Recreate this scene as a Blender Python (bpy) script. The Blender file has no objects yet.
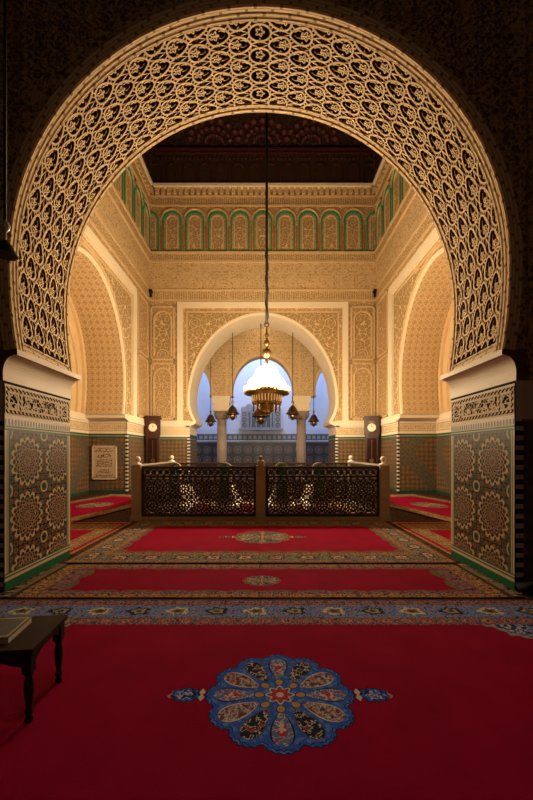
import bpy, bmesh, math, random
from mathutils import Vector, Matrix
from mathutils.geometry import tessellate_polygon
random.seed(7)
PI = math.pi
C = bpy.context.scene.collection
sin, cos = math.sin, math.cos

# ------------------------------------------------------------------ node expressions
class E:
    def __init__(s, g, k): s.g, s.k = g, k
    def _b(s, op, o, rev=False):
        return s.g.m(op, o, s) if rev else s.g.m(op, s, o)
    def __add__(s, o): return s._b('ADD', o)
    def __radd__(s, o): return s._b('ADD', o)
    def __sub__(s, o): return s._b('SUBTRACT', o)
    def __rsub__(s, o): return s._b('SUBTRACT', o, True)
    def __mul__(s, o): return s._b('MULTIPLY', o)
    def __rmul__(s, o): return s._b('MULTIPLY', o)
    def __truediv__(s, o): return s._b('DIVIDE', o)
    def __neg__(s): return s.g.m('MULTIPLY', s, -1.0)

class G:
    def __init__(s, name, rough=0.8, metal=0.0, spec=0.3):
        s.mat = bpy.data.materials.new(name); s.mat.use_nodes = True
        s.nt = s.mat.node_tree
        s.bsdf = s.nt.nodes['Principled BSDF']
        s.bsdf.inputs['Roughness'].default_value = rough
        s.bsdf.inputs['Metallic'].default_value = metal
        s.bsdf.inputs['Specular IOR Level'].default_value = spec
        s._uv = None
    def link(s, a, b): s.nt.links.new(a, b)
    def put(s, v, inp):
        if isinstance(v, E): s.link(v.k, inp)
        else: inp.default_value = v
    def m(s, op, a, b=None, c=None):
        n = s.nt.nodes.new('ShaderNodeMath'); n.operation = op
        for i, v in enumerate((a, b, c)):
            if v is not None: s.put(v, n.inputs[i])
        return E(s, n.outputs[0])
    def sin(s, a): return s.m('SINE', a)
    def cos(s, a): return s.m('COSINE', a)
    def abs(s, a): return s.m('ABSOLUTE', a)
    def floor(s, a): return s.m('FLOOR', a)
    def frac(s, a): return s.m('FRACT', a)
    def lt(s, a, b): return s.m('LESS_THAN', a, b)
    def gt(s, a, b): return s.m('GREATER_THAN', a, b)
    def mn(s, a, b): return s.m('MINIMUM', a, b)
    def mx(s, a, b): return s.m('MAXIMUM', a, b)
    def sqrt(s, a): return s.m('SQRT', a)
    def atan2(s, a, b): return s.m('ARCTAN2', a, b)
    def pw(s, a, b): return s.m('POWER', a, b)
    def sm(s, x, a, b):
        n = s.nt.nodes.new('ShaderNodeMapRange'); n.interpolation_type = 'SMOOTHSTEP'
        s.put(x, n.inputs['Value']); n.inputs['From Min'].default_value = a; n.inputs['From Max'].default_value = b
        return E(s, n.outputs[0])
    def between(s, x, a, b): return s.gt(x, a) * s.lt(x, b)
    def uv(s):
        if s._uv is None:
            t = s.nt.nodes.new('ShaderNodeUVMap'); t.uv_map = 'UVMap'
            q = s.nt.nodes.new('ShaderNodeSeparateXYZ'); s.link(t.outputs[0], q.inputs[0])
            s._uv = (E(s, q.outputs[0]), E(s, q.outputs[1]))
        return s._uv
    def obj(s):
        t = s.nt.nodes.new('ShaderNodeTexCoord'); return E(s, t.outputs['Object'])
    def vec(s, x, y, z=0.0):
        n = s.nt.nodes.new('ShaderNodeCombineXYZ')
        for i, v in enumerate((x, y, z)): s.put(v, n.inputs[i])
        return E(s, n.outputs[0])
    def noise(s, v, scale, detail=2.0, rough=0.5):
        n = s.nt.nodes.new('ShaderNodeTexNoise'); s.link(v.k, n.inputs['Vector'])
        n.inputs['Scale'].default_value = scale; n.inputs['Detail'].default_value = detail; n.inputs['Roughness'].default_value = rough
        return E(s, n.outputs[0])
    def voro(s, v, scale, out='Color', feature='F1'):
        n = s.nt.nodes.new('ShaderNodeTexVoronoi'); n.feature = feature; s.link(v.k, n.inputs['Vector'])
        n.inputs['Scale'].default_value = scale
        return E(s, n.outputs[out])
    def rand(s, v):
        n = s.nt.nodes.new('ShaderNodeTexWhiteNoise'); s.link(v.k, n.inputs['Vector'])
        return E(s, n.outputs['Value'])
    def mix(s, f, a, b):
        n = s.nt.nodes.new('ShaderNodeMix'); n.data_type = 'RGBA'; n.clamp_factor = True
        s.put(f, n.inputs[0])
        for v, i in ((a, 6), (b, 7)):
            if isinstance(v, E): s.link(v.k, n.inputs[i])
            else: n.inputs[i].default_value = (v[0], v[1], v[2], 1)
        return E(s, n.outputs[2])
    def ramp(s, f, stops, const=True):
        n = s.nt.nodes.new('ShaderNodeValToRGB'); r = n.color_ramp
        if const: r.interpolation = 'CONSTANT'
        while len(r.elements) < len(stops): r.elements.new(0.5)
        for e, (p, c) in zip(r.elements, stops): e.position = p; e.color = (c[0], c[1], c[2], 1)
        s.link(f.k, n.inputs[0]); return E(s, n.outputs[0])
    def color(s, c):
        if isinstance(c, E): s.link(c.k, s.bsdf.inputs['Base Color'])
        else: s.bsdf.inputs['Base Color'].default_value = (c[0], c[1], c[2], 1)
        return s
    def bump(s, h, strength=0.5, dist=0.02):
        n = s.nt.nodes.new('ShaderNodeBump'); n.inputs['Strength'].default_value = strength; n.inputs['Distance'].default_value = dist
        s.link(h.k, n.inputs['Height']); s.link(n.outputs[0], s.bsdf.inputs['Normal']); return s
    def emit(s, c, st):
        s.bsdf.inputs['Emission Color'].default_value = (*c, 1); s.bsdf.inputs['Emission Strength'].default_value = st; return s

# ------------------------------------------------------------------ mesh builder
class MB:
    def __init__(s): s.v = []; s.f = []; s.uv = []; s.mi = []; s.sm = []
    def face(s, idx, uv=None, mi=0, smooth=False):
        s.f.append(tuple(idx)); s.uv.append(uv); s.mi.append(mi); s.sm.append(smooth)
    def add(s, pts):
        b = len(s.v); s.v.extend([tuple(p) for p in pts]); return b
    def quad(s, a, b, c, d, uv=None, mi=0, smooth=False):
        i = s.add((a, b, c, d)); s.face((i, i+1, i+2, i+3), uv, mi, smooth)
    def box(s, x0, x1, y0, y1, z0, z1, mi=0):
        i = s.add([(x0,y0,z0),(x1,y0,z0),(x1,y1,z0),(x0,y1,z0),(x0,y0,z1),(x1,y0,z1),(x1,y1,z1),(x0,y1,z1)])
        for q in ((0,3,2,1),(4,5,6,7),(0,1,5,4),(1,2,6,5),(2,3,7,6),(3,0,4,7)): s.face([i+k for k in q], None, mi)
        return s
    def poly(s, pts3, mi=0):
        i = s.add(pts3)
        for t in tessellate_polygon([[Vector(p) for p in pts3]]): s.face([i+k for k in t], None, mi)
    def prism(s, pts, fn, d0, d1, mi=0, caps=True, skip=()):
        """pts 2D; fn(a,b,d)->3D"""
        a = [fn(p[0], p[1], d0) for p in pts]; b = [fn(p[0], p[1], d1) for p in pts]
        if caps: s.poly(a, mi); s.poly(b, mi)
        n = len(pts)
        for k in range(n):
            if k in skip: continue
            j = (k+1) % n; s.quad(a[k], a[j], b[j], b[k], None, mi)
        return s
    def lathe(s, prof, c=(0,0,0), seg=20, mi=0, smooth=True, close=False):
        """prof list of (r,z)"""
        b = []
        for r, z in prof:
            b.append(s.add([(c[0]+r*cos(2*PI*k/seg), c[1]+r*sin(2*PI*k/seg), c[2]+z) for k in range(seg)]))
        for i in range(len(prof)-1):
            for k in range(seg):
                j = (k+1) % seg
                s.face((b[i]+k, b[i]+j, b[i+1]+j, b[i+1]+k), None, mi, smooth)
        for e, o in ((b[0], 1), (b[-1], 0)):
            r = prof[0][0] if o else prof[-1][0]
            if r > 1e-4: s.face([e+k for k in (range(seg-1,-1,-1) if o else range(seg))], None, mi)
        return s
    def tube(s, pts, r, seg=8, mi=0, cap=True):
        pts = [Vector(p) for p in pts]; rs = r if isinstance(r, (list, tuple)) else [r]*len(pts)
        rings = []; n0 = None
        for i, p in enumerate(pts):
            d = (pts[min(i+1, len(pts)-1)] - pts[max(i-1, 0)]).normalized()
            if n0 is None: n0 = d.orthogonal().normalized()
            else: n0 = (n0 - d*n0.dot(d)).normalized()
            b2 = d.cross(n0)
            rings.append(s.add([p + rs[i]*(cos(2*PI*k/seg)*n0 + sin(2*PI*k/seg)*b2) for k in range(seg)]))
        for i in range(len(pts)-1):
            for k in range(seg):
                j = (k+1) % seg; s.face((rings[i]+k, rings[i]+j, rings[i+1]+j, rings[i+1]+k), None, mi, True)
        if cap:
            s.face([rings[0]+k for k in range(seg-1,-1,-1)], None, mi); s.face([rings[-1]+k for k in range(seg)], None, mi)
        return s
    def ribbon(s, pts, w, fn, h0, h1, closed=False, taper=0.8, mi=0, ms=None):
        """flat strip following 2D pts; fn(a,b,h)->3D; relief from h0 to h1"""
        n = len(pts); L = []; R = []
        for i in range(n):
            if closed: p, q = pts[i-1], pts[(i+1) % n]
            else: p, q = pts[max(i-1,0)], pts[min(i+1,n-1)]
            dx, dy = q[0]-p[0], q[1]-p[1]; l = math.hypot(dx, dy) or 1
            nx, ny = -dy/l, dx/l
            L.append((pts[i][0]+nx*w/2, pts[i][1]+ny*w/2)); R.append((pts[i][0]-nx*w/2, pts[i][1]-ny*w/2))
        rows = []
        for i in range(n):
            x, y = pts[i]; l, r = L[i], R[i]
            tl = (x+(l[0]-x)*taper, y+(l[1]-y)*taper); tr = (x+(r[0]-x)*taper, y+(r[1]-y)*taper)
            rows.append(s.add([fn(*l, h0), fn(*tl, h1), fn(*tr, h1), fn(*r, h0)]))
        for i in range(n if closed else n-1):
            a, b = rows[i], rows[(i+1) % n]
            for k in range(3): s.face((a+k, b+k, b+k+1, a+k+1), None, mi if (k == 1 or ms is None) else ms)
        return s
    def sphere(s, c, r, seg=14, rings=8, mi=0, sz=1.0):
        return s.lathe([(max(1e-5, r*sin(PI*i/rings)), -r*sz*cos(PI*i/rings)) for i in range(rings+1)], c, seg, mi)
    def build(s, name, mat, parent=None, structure=False, recalc=True, origin=None):
        me = bpy.data.meshes.new(name)
        vs = s.v
        if origin: vs = [(x-origin[0], y-origin[1], z-origin[2]) for x, y, z in vs]
        me.from_pydata(vs, [], s.f)
        mats = mat if isinstance(mat, (list, tuple)) else [mat]
        for m in mats: me.materials.append(m)
        ul = me.uv_layers.new(name='UVMap')
        for p in me.polygons:
            p.material_index = s.mi[p.index]; p.use_smooth = s.sm[p.index]
            u = s.uv[p.index]; n = p.normal
            for q, li in enumerate(p.loop_indices):
                if u: ul.data[li].uv = u[q]
                else:
                    c = s.v[me.loops[li].vertex_index]
                    if abs(n.z) > 0.75: ul.data[li].uv = (c[0], c[1])
                    elif abs(n.x) > abs(n.y): ul.data[li].uv = (c[1], c[2])
                    else: ul.data[li].uv = (c[0], c[2])
        if recalc:
            bm = bmesh.new(); bm.from_mesh(me)
            bmesh.ops.remove_doubles(bm, verts=bm.verts, dist=1e-5)
            bmesh.ops.recalc_face_normals(bm, faces=bm.faces); bm.to_mesh(me); bm.free()
        o = bpy.data.objects.new(name, me); C.objects.link(o)
        if parent: o.parent = parent
        if origin: o.location = origin
        if structure: o['kind'] = 'structure'
        return o

def tag(o, label, cat, group=None, kind=None):
    o['label'] = label; o['category'] = cat
    if group: o['group'] = group
    if kind: o['kind'] = kind
    return o
def thing(name, label, cat, loc=(0,0,0), rz=0, group=None):
    o = bpy.data.objects.new(name, None); C.objects.link(o)
    o.empty_display_size = 0.1
    o.location = loc; o.rotation_euler = (0,0,rz)
    return tag(o, label, cat, group)
def dup(root, loc, rz=0, label=None, scale=None):
    r = root.copy(); C.objects.link(r); r.location = loc; r.rotation_euler = (0,0,rz)
    if label: r['label'] = label
    for ch in list(root.children):
        c = ch.copy(); C.objects.link(c); c.parent = r
        for g in list(ch.children):
            d = g.copy(); C.objects.link(d); d.parent = c
    return r

# ------------------------------------------------------------------ materials
def plain(name, c, rough=0.7, metal=0.0, var=0.12, scale=8, spec=0.3, bumps=0.0):
    g = G(name, rough, metal, spec)
    n = g.noise(g.obj(), scale, 4)
    g.color(g.mix(n, tuple(x*(1-var) for x in c), tuple(min(1,x*(1+var)) for x in c)))
    if bumps: g.bump(g.noise(g.obj(), scale*4, 4), bumps, 0.01)
    return g.mat

def quasi(g, u, v, k):
    """eight fold interlace: ridges of a sum of plane waves"""
    h = None
    for i in range(4):
        a = i*PI/4
        t = g.cos((u*cos(a) + v*sin(a))*k)
        h = t if h is None else h + t
    return h
def stucco(name, light, dark, period=0.3, kind='star', strength=0.6, bumpd=0.03, contrast=1.0):
    g = G(name, 0.85, 0, 0.2); u, v = g.uv()
    k = 2*PI/period
    if kind == 'star':
        h = quasi(g, u, v, k)
        r1 = g.sm(g.abs(h - 0.4), 0.15, 0.7)
        h2 = quasi(g, u+0.13, v+0.31, k*2.7)
        r2 = g.sm(g.abs(h2), 0.1, 0.9)
        p = g.mn(1 - r1*0.65, 1 - r2*0.55)
        p = g.mx(1-r1, (1-r2)*0.7)
    elif kind == 'sebka':
        w = g.noise(g.vec(u, v), 6/period*0.3, 1)*0.5
        a = g.abs(g.sin(u*k*0.5 + g.sin(v*k*0.5)*0.9)); b = g.abs(g.sin(v*k*0.35 + g.cos(u*k)*0.6))
        r1 = g.mn(a, b)
        h2 = quasi(g, u, v, k*2.2)
        p = g.mx(1 - g.sm(r1, 0.1, 0.4), (1 - g.sm(g.abs(h2+w), 0.1, 0.8))*0.75)
    elif kind == 'tile':
        a = g.frac(u/period + 0.5*g.floor(v/period*1.0)*0) - 0.5; b = g.frac(v/period) - 0.5
        r = g.sqrt(a*a + b*b); th = g.atan2(b, a)
        fl = g.abs(r - 0.30 - 0.08*g.cos(th*8)); cr = g.abs(g.abs(a) + g.abs(b) - 0.46)
        p = 1 - g.sm(g.mn(g.mn(fl, cr), r*0.8), 0.03, 0.13)
    elif kind == 'script':
        w = g.noise(g.vec(u*1.0, v*1.0), 3/period, 2)
        a = g.abs(g.sin(v*k + g.sin(u*k*0.9)*1.4 + w*5)); b = g.abs(g.sin(u*k*1.1 + w*4))
        p = 1 - g.sm(g.mn(a, b), 0.15, 0.55)
    else:  # speckled arabesque
        n = g.noise(g.vec(u, v), 2.2/period, 3); n2 = g.noise(g.vec(u+7.1, v+3.3), 2.2/period, 3)
        p = g.mx(1 - g.sm(g.abs(n-0.5), 0.01, 0.09), 1 - g.sm(g.abs(n2-0.5), 0.01, 0.09))
    big = g.noise(g.vec(u, v), 0.9, 3)
    c = g.mix(p*contrast + (1-contrast)*0.7, dark, light)  # hollows of the carving get occlusion shade painted into the colour
    c = g.mix(big*0.35, c, tuple(x*0.72 for x in light))
    g.color(c); g.bump(p, strength, bumpd)
    return g.mat

def zellige_pattern(g, u, v, pitch, N=16, dim=1.0):
    """one rosette per square cell: rings of small diamonds, an outer tan ring of knots, green stars in the corners"""
    cu = g.frac(u/pitch) - 0.5; cv = g.frac(v/pitch) - 0.5
    r = g.sqrt(cu*cu + cv*cv); th = g.atan2(cv, cu)
    a = th*(N/(2*PI)); q = r*13.0
    d1 = a + q; d2 = q - a
    e1 = g.abs(g.frac(d1) - 0.5); e2 = g.abs(g.frac(d2) - 0.5)
    line = g.gt(g.mx(e1, e2), 0.44)
    ring = g.floor(d1) + g.floor(d2)
    rsel = g.frac(ring*0.25 + 0.01)
    tan = (0.50, 0.36, 0.20); white = (0.46, 0.36, 0.24); blk = (0.010, 0.008, 0.008); och = (0.26, 0.085, 0.015); grn = (0.010, 0.075, 0.045); brn = (0.075, 0.025, 0.012)
    cell = g.ramp(rsel, [(0, blk), (0.25, och), (0.5, blk), (0.75, brn)])
    inner = g.mix(line, cell, white)
    # square-lattice fill outside the rosette
    s1 = g.frac(u/pitch*8.0) - 0.5; s2 = g.frac(v/pitch*8.0) - 0.5
    m1 = g.abs(s1) + g.abs(s2); m2 = g.mx(g.abs(s1), g.abs(s2))*1.35
    st = g.mn(m1, m2)
    par = g.frac((g.floor(u/pitch*8.0) + g.floor(v/pitch*8.0))*0.5 + 0.01)
    fc = g.mix(g.gt(par, 0.25), och, grn)
    fill = g.mix(g.gt(st, 0.40), fc, tan)
    fill = g.mix(g.gt(st, 0.46), fill, blk)
    fill = g.mix(0.35, fill, blk)
    # outer ring of knots
    kr = g.abs(g.frac(th*(16/(2*PI))) - 0.5)
    ringr = g.abs(r - 0.405 - 0.02*g.cos(th*16))
    knot = g.lt(ringr, 0.030)
    ringin = g.lt(g.abs(r - 0.405), 0.052)*g.lt(kr, 0.16)*g.lt(g.abs(r-0.405), 0.02)
    c = g.mix(g.gt(r, 0.36), inner, fill)
    c = g.mix(knot, c, tan)
    c = g.mix(ringin, c, blk)
    # corner star
    au = 0.5 - g.abs(cu); av = 0.5 - g.abs(cv)
    cr = g.sqrt(au*au + av*av)
    c = g.mix(g.lt(cr, 0.115), c, tan); c = g.mix(g.lt(cr, 0.08), c, grn); c = g.mix(g.lt(cr, 0.03), c, blk)
    return c
GREEN = (0.010, 0.10, 0.055); TAN = (0.55, 0.42, 0.28); BLK = (0.013, 0.011, 0.011)

def jamb_tile_mat():
    g = G('pier_zellige', 0.35, 0, 0.35); t, z = g.uv()   # t 0..1.17 across the jamb, z height
    c = zellige_pattern(g, t - 0.05, z - 0.97, 0.58)
    W = 1.17
    for d, col in ((0.075, GREEN), (0.05, TAN), (0.038, GREEN), (0.026, TAN)):
        c = g.mix(g.lt(g.mn(t, W - t), d), c, col)
    for d, col in ((1.575, GREEN), (1.595, TAN), (1.605, GREEN), (1.622, TAN)):
        c = g.mix(g.gt(z, d), c, col)
    st = g.gt(g.frac(t/0.048), 0.5)
    c = g.mix(g.gt(z, 1.63), c, g.mix(st, (0.03, 0.08, 0.06), TAN))
    c = g.mix(g.gt(z, 1.688), c, TAN)
    for d, col in ((0.165, GREEN), (0.15, TAN), (0.135, GREEN), (0.118, TAN)):
        c = g.mix(g.lt(z, d), c, col)
    wob = g.noise(g.vec(t, z), 30, 2)
    c = g.mix(g.lt(z, 0.088), c, g.mix(wob, (0.004, 0.075, 0.03), (0.02, 0.16, 0.07)))
    g.color(c)
    g.bump(g.noise(g.vec(t, z), 60, 2), 0.12, 0.004)
    return g.mat

def dado_tile_mat(name='dado_zellige', top=2.0, blue=False):
    g = G(name, 0.4, 0, 0.3 if not blue else 0.5); u, v = g.uv()
    p = 0.62
    cu = g.frac(u/p) - 0.5; cv = g.frac(v/p) - 0.5
    r = g.sqrt(cu*cu + cv*cv); th = g.atan2(cv, cu)
    if blue:
        base = g.mix(g.noise(g.vec(u, v), 14, 2), (0.014, 0.015, 0.019), (0.040, 0.040, 0.044))
        c = g.mix(g.lt(g.abs(r - 0.33), 0.045), base, (0.12, 0.105, 0.098))
        c = g.mix(g.lt(r, 0.2 + 0.03*g.cos(th*8)), c, (0.13, 0.09, 0.08))
        c = g.mix(g.lt(r, 0.07), c, (0.12, 0.11, 0.12))
        dk = (0.03, 0.04, 0.06)
    else:
        P = 2.4
        du = g.abs(g.frac((u + v*0.9)/P) - 0.5); dv = g.abs(g.frac((u - v*0.9)/P) - 0.5)
        diag = g.sm(g.mn(du, dv), 0.05, 0.17)
        n = g.voro(g.vec(u, v), 16, 'Color')
        q = g.frac(u/0.155) - 0.5; w = g.frac(v/0.155) - 0.5
        dot = g.sqrt(q*q + w*w)
        warm = g.mix(g.lt(dot, 0.3), (0.10, 0.066, 0.038), (0.30, 0.125, 0.034))
        cool = g.mix(g.lt(dot, 0.3), (0.12, 0.085, 0.05), (0.085, 0.085, 0.066))
        c = g.mix(diag, cool, warm)
        c = g.mix(g.lt(g.abs(dot - 0.42), 0.05), c, (0.17, 0.125, 0.08))
        bw = g.nt.nodes.new('ShaderNodeRGBToBW'); g.link(n.k, bw.inputs[0])
        c = g.mix(g.gt(E(g, bw.outputs[0]), 0.66)*0.3, c, (0.03, 0.05, 0.04))
        dk = (0.01, 0.09, 0.05)
    if top:
        c = g.mix(g.gt(v, top - 0.13), c, dk)
        c = g.mix(g.gt(v, top - 0.09), c, (0.30, 0.24, 0.16))
        c = g.mix(g.gt(v, top - 0.05), c, dk)
    c = g.mix(g.lt(v, 0.10), c, (0.02, 0.07, 0.045) if not blue else (0.05, 0.05, 0.07))
    g.color(c)
    return g.mat

def frieze_mat(name, L, z0, z1, light=(0.74, 0.62, 0.47), dark=(0.012, 0.009, 0.008), end=0.17, centre=None, soft=1.0):
    """white frieze: rope border, two end squares, a long panel of scroll carving. u runs 0..L"""
    g = G(name, 0.9, 0, 0.05); u, v = g.uv()
    u = g.m('MODULO', u, L) if centre else u
    H = z1 - z0; e = g.mn(u, L - u); f = g.mn(v - z0, z1 - v); d = g.mn(e, f)
    rope = g.mx(g.gt(g.frac((u + v)*(1/0.06)), 0.5), g.gt(g.frac((u - v)*(1/0.06)), 0.85))
    bw = H*0.16
    c = g.mix(rope*soft, light, dark)
    sep = g.lt(g.abs(e - end - bw*1.1), bw*0.35)
    mgn = g.lt(f, bw*1.55) + g.lt(e, bw*1.55) + g.lt(g.abs(e - end - bw*1.1), bw*0.9)
    inside = g.gt(d, bw)*(1 - sep)
    pan = g.gt(d, bw)
    n = g.noise(g.vec(u, v), 3.6/H, 1); n2 = g.noise(g.vec(u + 3.7, v*0.8 + 9.2), 3.8/H, 1)
    scr = g.mx(1 - g.sm(g.abs(n - 0.5), 0.025, 0.05), 1 - g.sm(g.abs(n2 - 0.48), 0.02, 0.045))
    body = g.mix(scr*soft, dark, light) if soft >= 1 else g.mix(scr, tuple(l*0.5+k*0.5 for l, k in zip(light, dark)), light)
    body = g.mix(g.gt(mgn, 0.5), body, light)
    c = g.mix(inside, c, body)
    c = g.mix(g.lt(d, bw*0.18), c, light)
    g.color(c); g.bump(scr, 0.35, 0.01)
    return g.mat

def checker_strip_mat(nm='checker_strip', pp=0.13):
    g = G(nm, 0.45); u, v = g.uv()
    g.color(g.mix(g.gt(g.frac(v/pp), 0.5), (0.012, 0.01, 0.01), (0.62, 0.55, 0.44))); return g.mat

# palette for carpets
CR = (0.26, 0.001, 0.022)
CR2 = (0.28, 0.002, 0.026)
def motif(g, s, d, period, w, ground, rings, vine):
    """repeat of rosettes along a band, with thin vine lines between"""
    q = (g.frac(s/period) - 0.5)*period
    r = g.sqrt(q*q*0.55 + d*d)/(w*0.5)
    th = g.atan2(d, q)
    n = g.noise(g.vec(s, d), 40, 2)
    n2 = g.noise(g.vec(s + 5.3, d + 1.7), 34, 2); n3 = g.noise(g.vec(s + 2.3, d + 8.7), 38, 2)
    c = g.mix(1 - g.sm(g.abs(n - 0.5), 0.02, 0.06), ground, vine)
    c = g.mix(g.gt(n2, 0.58), c, rings[0]); c = g.mix(g.lt(n3, 0.40), c, (0.02, 0.014, 0.016))
    rr = r*(1 + 0.15*g.cos(th*6)) + (n3 - 0.5)*0.9 + 0.1
    for lim, col in rings_iter(rings): c = g.mix(g.lt(rr, lim), c, col)
    return c
def motif2(g, s, d, period, w, ground, navy, cream, rose):
    k = g.floor(s/period); q = (g.frac(s/period) - 0.5)*period
    th = g.atan2(d, q); r = g.sqrt(q*q*0.5 + d*d)/(w*0.5)*(1 + 0.18*g.cos(th*5))
    n = g.noise(g.vec(s, d), 36, 2); n2 = g.noise(g.vec(s + 5.3, d + 1.7), 24, 3); n3 = g.noise(g.vec(s + 2.3, d + 8.7), 40, 2)
    c = g.mix(g.gt(n2, 0.55), ground, (0.13, 0.17, 0.30)); c = g.mix(1 - g.sm(g.abs(n - 0.5), 0.015, 0.05), c, (0.26, 0.26, 0.28))
    c = g.mix(g.gt(n3, 0.60), c, navy); c = g.mix(g.lt(n3, 0.36), c, rose)
    alt = g.gt(g.frac(k*0.5 + 0.01), 0.25)
    c = g.mix(g.lt(r + (n3 - 0.5)*0.8, 0.52)*alt, c, cream); c = g.mix(g.lt(r + (n3 - 0.5)*0.8, 0.52)*(1 - alt), c, (0.015, 0.014, 0.018))
    c = g.mix(g.lt(r, 0.34), c, g.mix(alt, (0.30, 0.22, 0.10), (0.16, 0.11, 0.03)))
    c = g.mix(g.lt(r, 0.16), c, navy)
    return c
def rings_iter(rings):
    lims = (0.75, 0.52, 0.34, 0.18)
    return list(zip(lims, rings))
def carpet_mat(name, a, b, bands, red=CR, scallop=0.0, corner=0.0, med=None, style='warm', usc=1.0):
    """u,v metres from centre; a,b half sizes; bands from the rim inwards: (width, kind)"""
    g = G(name, 0.95, 0, 0.05); u, v = g.uv()
    du = (a - g.abs(u))*usc; dv = b - g.abs(v)
    d0 = g.mn(du, dv); d = d0 + g.gt(d0, 0.06)*(g.noise(g.vec(u, v), 45, 2) - 0.5)*0.045
    along = u + (v - u)*g.lt(du, dv)
    nz = g.noise(g.vec(u, v), 3, 3)
    c = g.mix(nz, tuple(x*0.72 for x in red), tuple(x*1.15 for x in red))
    cream = (0.50, 0.40, 0.26); navy = (0.022, 0.03, 0.07); blue = (0.07, 0.13, 0.34); och = (0.42, 0.22, 0.06); brn = (0.07, 0.03, 0.018); rose = (0.34, 0.05, 0.05); grey = (0.20, 0.21, 0.22); olive = (0.13, 0.10, 0.045); wine = (0.13, 0.008, 0.02)
    if med:
        for mm in med: c = medallion(g, c, u, v, **mm)
    tot = sum(w for w, k in bands)
    if corner:
        cd = du + dv - 2*tot
        cw = 0.06*g.abs(g.sin((du - dv)*9)) + 0.03*g.abs(g.sin((du - dv)*27))
        n = g.noise(g.vec(u, v), 26, 2)
        cc = g.mix(g.gt(n, 0.52), blue if style != 'warm' else (0.09, 0.10, 0.11), navy)
        cc = g.mix(1 - g.sm(g.abs(n - 0.45), 0.01, 0.045), cc, cream)
        cq = cd + cw
        c = g.mix(g.lt(cq, corner), c, grey if style != 'warm' else olive); c = g.mix(g.lt(cq, corner - 0.04), c, cc)
    if scallop:
        sc = d - tot - scallop*g.abs(g.sin(along*(PI/0.34)))
        c = g.mix(g.lt(sc, 0.0), c, olive if style == 'warm' else grey)
    pos = 0.0
    lay = []
    for w, kind in bands: lay.append((pos, w, kind)); pos += w
    for p0, w, kind in reversed(lay):
        dm = d - (p0 + w/2)
        if kind == 'main_blue': col = motif2(g, along, dm, 0.33, w, blue, navy, cream, rose)
        elif kind == 'main_warm': col = motif(g, along, dm, 0.40, w, (0.085, 0.055, 0.04), [och, navy, cream, rose], (0.36, 0.25, 0.13))
        elif kind == 'main_grey': col = motif(g, along, dm, 0.40, w, (0.10, 0.10, 0.11), [brn, cream, rose, navy], (0.34, 0.29, 0.2))
        elif kind == 'guard_rose': col = motif(g, along, dm, 0.15, w, wine, [(0.20, 0.16, 0.17), rose, navy, (0.3,0.2,0.16)], (0.25, 0.17, 0.15))
        elif kind == 'guard_warm': col = motif(g, along, dm, 0.13, w, brn, [och, rose, navy, cream], (0.42, 0.28, 0.13))
        elif kind == 'guard_navy': col = motif(g, along, dm, 0.16, w, (0.05, 0.05, 0.075), [rose, (0.30,0.25,0.19), navy, och], (0.27, 0.23, 0.20))
        elif kind == 'red': col = g.mix(nz, tuple(x*0.72 for x in red), tuple(x*1.1 for x in red))
        else: col = brn
        c = g.mix(g.lt(d, p0 + w), c, col)
    g.color(c)
    g.bump(g.noise(g.vec(u, v), 160, 2), 0.35, 0.006)
    return g.mat
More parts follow.
